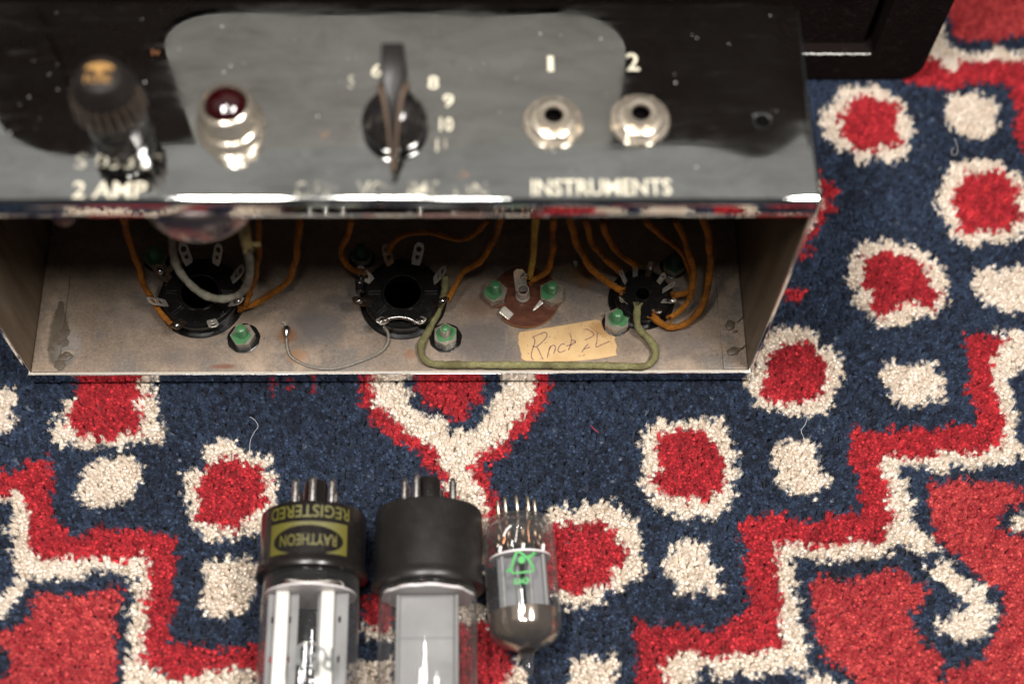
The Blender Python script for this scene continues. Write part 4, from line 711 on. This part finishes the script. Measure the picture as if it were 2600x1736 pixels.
# ---------------------------------------------------------------- masking tape with a handwritten name
Zq = lambda x, y: (1200+x/5.226, 660+y/5.226)
ol = [(625, 958), (700, 945), (1000, 900), (1300, 850), (1640, 790), (1680, 800), (1702, 815), (1712, 850), (1735, 880), (1770, 935), (1800, 955), (1815, 990), (1850, 1000), (1890, 1022), (1880, 1060), (1915, 1140), (1898, 1200), (1912, 1262), (1800, 1285), (1650, 1312), (1450, 1332), (1300, 1340), (1000, 1345), (700, 1335), (660, 1312), (640, 1290), (652, 1250), (630, 1200), (622, 1150), (602, 1095), (615, 1060), (600, 1020), (612, 985)]
P = [at(*Zq(x, y), 0.2) for x, y in ol]
tp = MB().prism([(p.x, p.y) for p in P], 0.03, 0.22).ob('masking_tape', 'tape', ch); tp['label'] = 'torn masking tape with a handwritten name'
inkl = [[(800, 1010), (822, 1050), (825, 1090), (800, 1170), (778, 1250), (785, 1300), (812, 1325)], [(800, 1020), (850, 1000), (940, 962), (985, 975), (975, 1030), (900, 1110), (840, 1150), (790, 1140)], [(850, 1150), (880, 1200), (905, 1260), (938, 1320)],
        [(990, 1300), (1003, 1240), (1025, 1160), (1035, 1140)], [(1010, 1190), (1060, 1130), (1098, 1150), (1095, 1190), (1075, 1245)], [(1225, 1118), (1190, 1112), (1150, 1150), (1132, 1200), (1165, 1225), (1235, 1195)],
        [(1290, 970), (1308, 1030), (1310, 1090), (1290, 1150), (1268, 1200)], [(1240, 1140), (1310, 1125), (1370, 1080)], [(1320, 1060), (1365, 1075), (1360, 1100)], [(1480, 920), (1540, 925), (1610, 985), (1560, 1030), (1490, 1060)], [(1535, 1110), (1490, 1160), (1450, 1222)], [(1470, 1185), (1555, 1155)],
        [(1655, 960), (1650, 1060), (1638, 1150), (1700, 1130), (1830, 1072)]]
b = MB()
for s_ in inkl: stroke(b, [(lambda p: (p.x, p.y))(at(*Zq(x, y), 0.25)) for x, y in s_], 0.40, 0.26)
b.ob('handwriting', 'pencil', tp)
MB().tube(spline([at(*Zq(x, y), 0.24) for x, y in ((1530, 860), (1620, 930), (1700, 985), (1790, 1050), (1860, 1115))]), 0.16, 5).ob('crease', 'tape', tp)

# ================================================================ TUBES
def axis_T(cx, cy, cz, yaw=0.0, pitch=0.0):   # local +Z = tube axis, towards the pins (away from camera); local +Y -> up
    # world: local X -> +X, local Z -> +Y, local Y -> -Z mapped so that angle 90deg is up
    B = Matrix(((1, 0, 0, 0), (0, 0, 1, 0), (0, 1, 0, 0), (0, 0, 0, 1)))
    return Matrix.Translation((cx, cy, cz)) @ Matrix.Rotation(yaw, 4, 'Z') @ Matrix.Rotation(pitch, 4, 'X') @ B
def wrap(T, v, R, s0, z0, sw, sh, a0=math.pi/2, flip=True):   # unit text -> cylinder skin; reads upside down from the front
    out = []
    for p in v:
        u, t_ = (1-p.x, 1-p.y) if flip else (p.x, p.y)
        a = a0 - (s0+u*sw)/R; out.append(T @ Vector((R*math.cos(a), R*math.sin(a), z0+t_*sh)))
    return out
def subdiv(v, f, k=3):                       # split long letter faces so they can bend round a cylinder
    bm = bmesh.new(); vs = [bm.verts.new(p) for p in v]
    for q in f:
        try: bm.faces.new([vs[i] for i in q])
        except ValueError: pass
    bmesh.ops.triangulate(bm, faces=bm.faces[:])
    for _ in range(k):
        e = [e for e in bm.edges if abs(e.verts[0].co.x-e.verts[1].co.x) > 0.06]
        if e: bmesh.ops.subdivide_edges(bm, edges=e, cuts=1); bmesh.ops.triangulate(bm, faces=bm.faces[:])
    bm.verts.index_update(); V = [x.co.copy() for x in bm.verts]; F = [tuple(x.index for x in p.verts) for p in bm.faces]; bm.free(); return V, F
def octal(name, label, cx, ye, cz, R, base_len, flare, gr, pins, keyoff, mt, yaw=0.0):
    t_ = thing(name, label, 'vacuum tube', (cx, ye-50, RZ), 'vacuum tubes lying on the rug'); T = axis_T(cx, ye, cz, yaw)
    o = MB().lathe([(gr+0.4, -base_len-0.4), (R+flare, -base_len), (R+flare+0.2, -base_len+0.8), (R+flare-0.1, -base_len+2.0), (R+0.3, -base_len+3.2), (R, -base_len+4), (R, -1.2), (R-0.5, -0.3), (R-1.4, 0), (0, 0)], T, 72, cap=False).ob('base', mt, t_); auto(o, 30)
    k = MB().lathe([(4.1, 0), (4.05, 11.0), (3.6, 12.0), (0, 12.3)], T, 28).ob('key_post', 'base', o); auto(k, 40)
    for d in pins:
        a = math.radians(d); P = T @ Matrix.Translation((8.7*math.cos(a), 8.7*math.sin(a), 0))
        auto(MB().lathe([(1.5, 0), (1.4, 0.5), (1.2, 0.7), (1.2, 9.6), (0.9, 10.8), (0.4, 11.4), (0, 11.5)], P, 16).ob('pin', 'pin', o), 40)
    return t_, T, o
def glass(T, prof, parent, name='glass_envelope', n=64):
    o = MB().lathe(prof, T, n, cap=False).ob(name, 'glass', parent, True); return o
LEN = 62
# --- left tube: printed base, open plates with two bright ribs
t1, T1, b1 = octal('vacuum_tube', 'left vacuum tube with yellow printed black base and two bright ribs inside', 107.4, -58.9, 11.0, 17.7, 22.0, 0.9, 15.6, (90, 45, 135, -45, -90, -135), 0, 'base')
v, f = text_mesh('REGISTERED'); v, f = subdiv(v, f, 1); mesh_obj('printed_word', wrap(T1, v, 17.74, -14.2, -6.2, 28.6, 4.3), f, 'yellowprint', b1)
def ell(n=56): return [Vector((0.5+0.445*math.cos(2*math.pi*k/n), 0.5+0.40*math.sin(2*math.pi*k/n), 0)) for k in range(n)]
rect = [Vector((x/28, 0, 0)) for x in range(29)]+[Vector((1, y/6, 0)) for y in range(1, 7)]+[Vector((1-x/28, 1, 0)) for x in range(1, 29)]+[Vector((0, 1-y/6, 0)) for y in range(1, 6)]
bm = bmesh.new()
for loop in (rect, ell()):
    vs = [bm.verts.new(p) for p in loop]
    for i in range(len(vs)): bm.edges.new((vs[i], vs[(i+1) % len(vs)]))
bmesh.ops.triangle_fill(bm, use_beauty=True, edges=bm.edges[:]); bm.verts.index_update()
V = [x.co.copy() for x in bm.verts]; F = [tuple(x.index for x in p.verts) for p in bm.faces]; bm.free(); V, F = subdiv(V, F, 2)
mesh_obj('printed_badge', wrap(T1, V, 17.75, -13.8, -20.0, 27.6, 12.4), F, 'yellowprint', b1)
v, f = text_mesh('RAYTHEON'); v, f = subdiv(v, f, 1); mesh_obj('printed_word', wrap(T1, v, 17.75, -9.6, -15.7, 19.4, 3.9), f, 'yellowprint', b1)
glass(T1, [(15.6, -20), (15.9, -26), (16.2, -32), (16.2, -78), (15.6, -84), (13, -89), (8, -92.5), (0, -93.5)], t1)
def disc(T, R, z, parent, teeth=0, th=0.6):
    b = MB().lathe([(0, z), (R, z), (R, z-th), (0, z-th)], T, 72, mod=(lambda a, q: 1+0.02*math.copysign(1, math.sin(teeth*a))) if teeth else None, cap=False); return auto(b.ob('mica_disc', 'mica', parent))
disc(T1, 15.1, -27.4, t1)
q = MB().lathe([(0, -22.5), (12, -22.6), (14.2, -23.4), (14.6, -24)], T1, 40, cap=False).ob('stem', 'base', t1, True)
def bx(T, x0, y0, z0, x1, y1, z1, mt, name, parent, bev=0):
    o = MB().box(x0, y0, z0, x1, y1, z1, T=T).ob(name, mt, parent)
    if bev: q = o.modifiers.new('bevel', 'BEVEL'); q.width = bev*S; q.segments = 2
    return o
for x0, x1 in ((-13.2, -3.2), (3.0, 13.0)):    # each anode: a flat box with punched windows
    hol = [[(x0+a-.45, z-1), (x0+a+.45, z-1), (x0+a+.45, z+1), (x0+a-.45, z+1)] for a in (1.7, 7.3) for z in (-37, -50, -63, -76)]
    v, f = holed([(x0, -88), (x1, -88), (x1, -28.4), (x0, -28.4)], hol, 0.5); TT = T1 @ Matrix(((1, 0, 0, 0), (0, 0, 1, 4.6), (0, 1, 0, 0), (0, 0, 0, 1)))
    o = mesh_obj('anode', [TT @ p for p in v], f, 'plate', t1)
for x in (-8.3, 6.4):
    o = MB(); 
    for dx in (-1.3, 0.0, 1.3): o.lathe([(0.95, -92), (0.95, -28.2)], T1 @ Matrix.Translation((x+dx, 7.4, 0)), 12)
    o.ob('bright_rib', 'rod', t1, True)
o = MB().tube([T1 @ Vector((-7.5, 7.6, -60)), T1 @ Vector((5.8, 7.6, -60.3))], 0.75, 8).ob('cross_wire', 'rod', t1); MB().tube(spline([T1 @ Vector(p) for p in ((-3, 6, -46.5), (-1, 6.4, -45.2), (2, 6.4, -45.2), (5, 6, -46.5))]), 0.5, 8).ob('cross_wire', 'plate', t1)
for k, (x, y) in enumerate(((-9, 2), (-5, 5), (-1, 3), (4, 5), (8, 1), (11, 3))): MB().tube(spline([T1 @ Vector(p) for p in ((x*0.7, y-3, -22.5), (x*0.85, y+2, -24), (x, y+3, -25.5), (x, y+3, -27.6))]), 0.4, 6).ob('lead', 'lead' if k % 2 else 'copper', t1)
MB().tube(spline([T1 @ Vector(p) for p in ((-7.5, 8, -24.5), (-6, 10, -25.2), (0, 9.4, -25.6), (7, 9.4, -25.4), (9, 7, -25.2))]), 0.45, 7).ob('getter_wire', 'lead', t1)
v, f = text_mesh('RAY'); mesh_obj('glass_print', wrap(T1, subdiv(v, f, 2)[0], 16.26, -3.6, -56, 13.5, 7.5), subdiv(v, f, 2)[1], 'ghostprint', t1)
# --- middle tube: plain black base, one wide grey anode
t2, T2, b2 = octal('vacuum_tube', 'middle vacuum tube with plain black base and one wide grey anode', 146.3, -57.9, 11.2, 18.1, 27.0, 0.8, 15.8, (118, 163, 20, -20, -65, -110, -155), 0, 'base2')
glass(T2, [(15.8, -26), (16.1, -30), (16.3, -36), (16.3, -78), (15.8, -84), (13, -89), (8, -92.5), (0, -93.5)], t2)
disc(T2, 15.2, -29.0, t2, 10, 0.9); MB().lathe([(0, -27.2), (12, -27.3), (14.6, -27.6)], T2, 40, cap=False).ob('stem', 'base', t2, True)
an = bx(T2, -10.2, -6, -90, 9.6, 6.6, -30.0, 'plate', 'anode', t2, 1.6)
for x in (-10.2, 8.9): bx(T2, x, 4, -90, x+1.3, 7.6, -30.6, 'plate', 'anode_flange', an, 0.5)
for z in (-44.6, -62.0): bx(T2, -10.4, 6.3, z-0.5, 9.8, 6.75, z, 'plate2', 'pressed_line', an)
for k, x in enumerate((-11, -7.5, -4.5, -1.5, 2, 5, 8.5)): MB().tube(spline([T2 @ Vector(p) for p in ((x*0.8, 3, -27.2), (x, 5+k % 2, -28.0), (x, 6, -29.0))]), 0.45, 6).ob('lead', 'lead' if k % 3 else 'copper', t2)
# --- right tube: small nine-pin glass tube with a silvered dome
t3 = thing('vacuum_tube', 'small nine pin glass tube at right with silvered dome, glass tip and green print', 'vacuum tube', (179, -80, RZ), 'vacuum tubes lying on the rug')
T3 = axis_T(176.5, -58.4, 6.2, 0.055) @ Matrix.Scale(1.09, 4, (1, 0, 0)) @ Matrix.Scale(1.09, 4, (0, 1, 0)); gr = 11.3
glass(T3, [(0, -1.2), (6.5, -1.2), (9.2, -0.6), (10.4, -1.6), (11.1, -4), (gr, -8), (gr, -36.5), (11.0, -39.6), (9.9, -42.2), (7.6, -44.3), (4.4, -45.6), (2.4, -46.6), (1.6, -48.6), (1.55, -52.0), (0.9, -54), (0, -54.6)], t3)
glass(T3, [(0, -2.8), (6.3, -2.8), (8.6, -2.2), (9.9, -4.2), (10.3, -8)], t3, 'inner_stem')
MB().lathe([(gr-0.35, -33.4), (gr-0.38, -36.5), (10.6, -39.4), (9.5, -41.9), (7.3, -43.8), (4.2, -45.1), (2.6, -45.6)], T3, 48, cap=False).ob('getter_mirror', 'getter', t3, True)
for k in range(9):
    a = math.radians(90-162+36*k+18 if False else -72+36*k+18); P = T3 @ Matrix.Translation((6.1*math.cos(a), 6.1*math.sin(a), 0)) @ Matrix.Rotation(random.uniform(-.03, .06), 4, 'X')
    MB().lathe([(0.52, -3.0), (0.52, 5.5), (0.3, 6.2), (0, 6.3)], P, 10).ob('pin', 'thinpin', t3, True)
    MB().tube(spline([T3 @ Vector((6.1*math.cos(a), 6.1*math.sin(a), -3)), T3 @ Vector((5.6*math.cos(a+.1), 6.6*math.sin(a), -6)), T3 @ Vector((7*math.cos(a+.2), 6*math.sin(a), -10.5))]), 0.36, 6).ob('lead', 'copper' if k % 2 else 'lead', t3)
MB().lathe([(0, -14.2), (9.6, -14.2), (9.6, -14.9), (0, -14.9)], T3, 48, cap=False).ob('mica_disc', 'mica', t3)
for x0, x1 in ((-7.6, -0.5), (0.7, 7.8)):
    o = bx(T3, x0, -3, -34, x1, 5.4, -15.2, 'plate2', 'anode', t3, 0.8)
    bx(T3, x0+1.1, 5.2, -34, x0+2.3, 6.3, -15.2, 'plate', 'anode_rib', o, 0.4); bx(T3, x1-1.6, 5.2, -34, x1-0.5, 6.6, -15.2, 'plate', 'anode_rib', o, 0.4)
for x, y, s_ in ((-6.5, 7.0, 1.0), (0.6, 8.2, 1.5), (6.8, 6.6, 0.8)): MB().tube([T3 @ Vector((x, y, -14.2)), T3 @ Vector((x+.4, y, -12.4+s_*0.3))], 0.55, 7).ob('strap', 'rod', t3)
MB().tube(spline([T3 @ Vector(p) for p in ((-5, 8, -9), (-4, 8.5, -7), (-2.5, 8.4, -5.5))]), 0.35, 6).ob('strap', 'rod', t3)
auto(MB().lathe([(8.6, -4.6), (8.9, -6.2), (8.2, -8.2), (6.4, -9.6), (0, -9.8)], T3, 40, mod=lambda a, z: 1+0.04*math.sin(9*a), cap=False).ob('pinched_stem', 'glass', t3))
for k in range(9): MB().lathe([(0.8, -4.5), (1.0, -7), (0.7, -9.5)], T3 @ Matrix.Translation((6.6*math.cos(0.7*k), 6.6*math.sin(0.7*k), 0)), 8).ob('seal_bead', 'tarnish', t3, True)
gp = MB()
def gs(pts, wd):                              # green strokes printed on the glass, (across, along) in mm
    P = spline([(x, y, 0) for x, y in pts], 0.4); v = []; f = []
    for i, p in enumerate(P):
        d = (P[min(i+1, len(P)-1)]-P[max(i-1, 0)]).normalized(); q = Vector((-d.y, d.x, 0))*wd/2
        for w_ in (p+q, p-q): a = math.pi/2-w_.x/(gr+0.06); v.append(T3 @ Vector(((gr+0.06)*math.cos(a), (gr+0.06)*math.sin(a), w_.y-3.6)))
    for i in range(len(P)-1): f.append((2*i, 2*i+1, 2*i+3, 2*i+2))
    gp.add(v, f)
for pts, wd in (([(-1.2, -11.8), (-2.4, -14.2), (-3.6, -17.6), (-5.3, -18.4)], 0.75), ([(-3.6, -17.6), (-3.0, -19.2), (0, -19.3), (3.2, -19.0)], 0.6), ([(-0.9, -12.0), (1.2, -14.0), (2.8, -16.4), (3.3, -18.6)], 0.75), ([(1.8, -14.4), (3.4, -13.4), (4.2, -12.4)], 0.9),
                ([(-2.4, -21.2), (-2.6, -22.8), (-1.2, -23.0)], 0.6), ([(-1.4, -21.4), (-0.8, -22.4), (-1.6, -23)], 0.6), ([(0.2, -21.4), (-0.2, -22.6), (0.9, -23.0), (1.4, -21.8), (0.6, -21.2)], 0.6)): gs(pts, wd)
for k in range(0, 8): gs([(-0.7+0.33*k*0.75-0.35, -15.0-1.3*math.sqrt(max(0, 1-((k-3.5)/3.9)**2))), (-0.7+0.33*k*0.75-0.30, -15.0+1.3*math.sqrt(max(0, 1-((k-3.5)/3.9)**2)))], 0.42)
gp.ob('green_print', 'greenprint', t3)
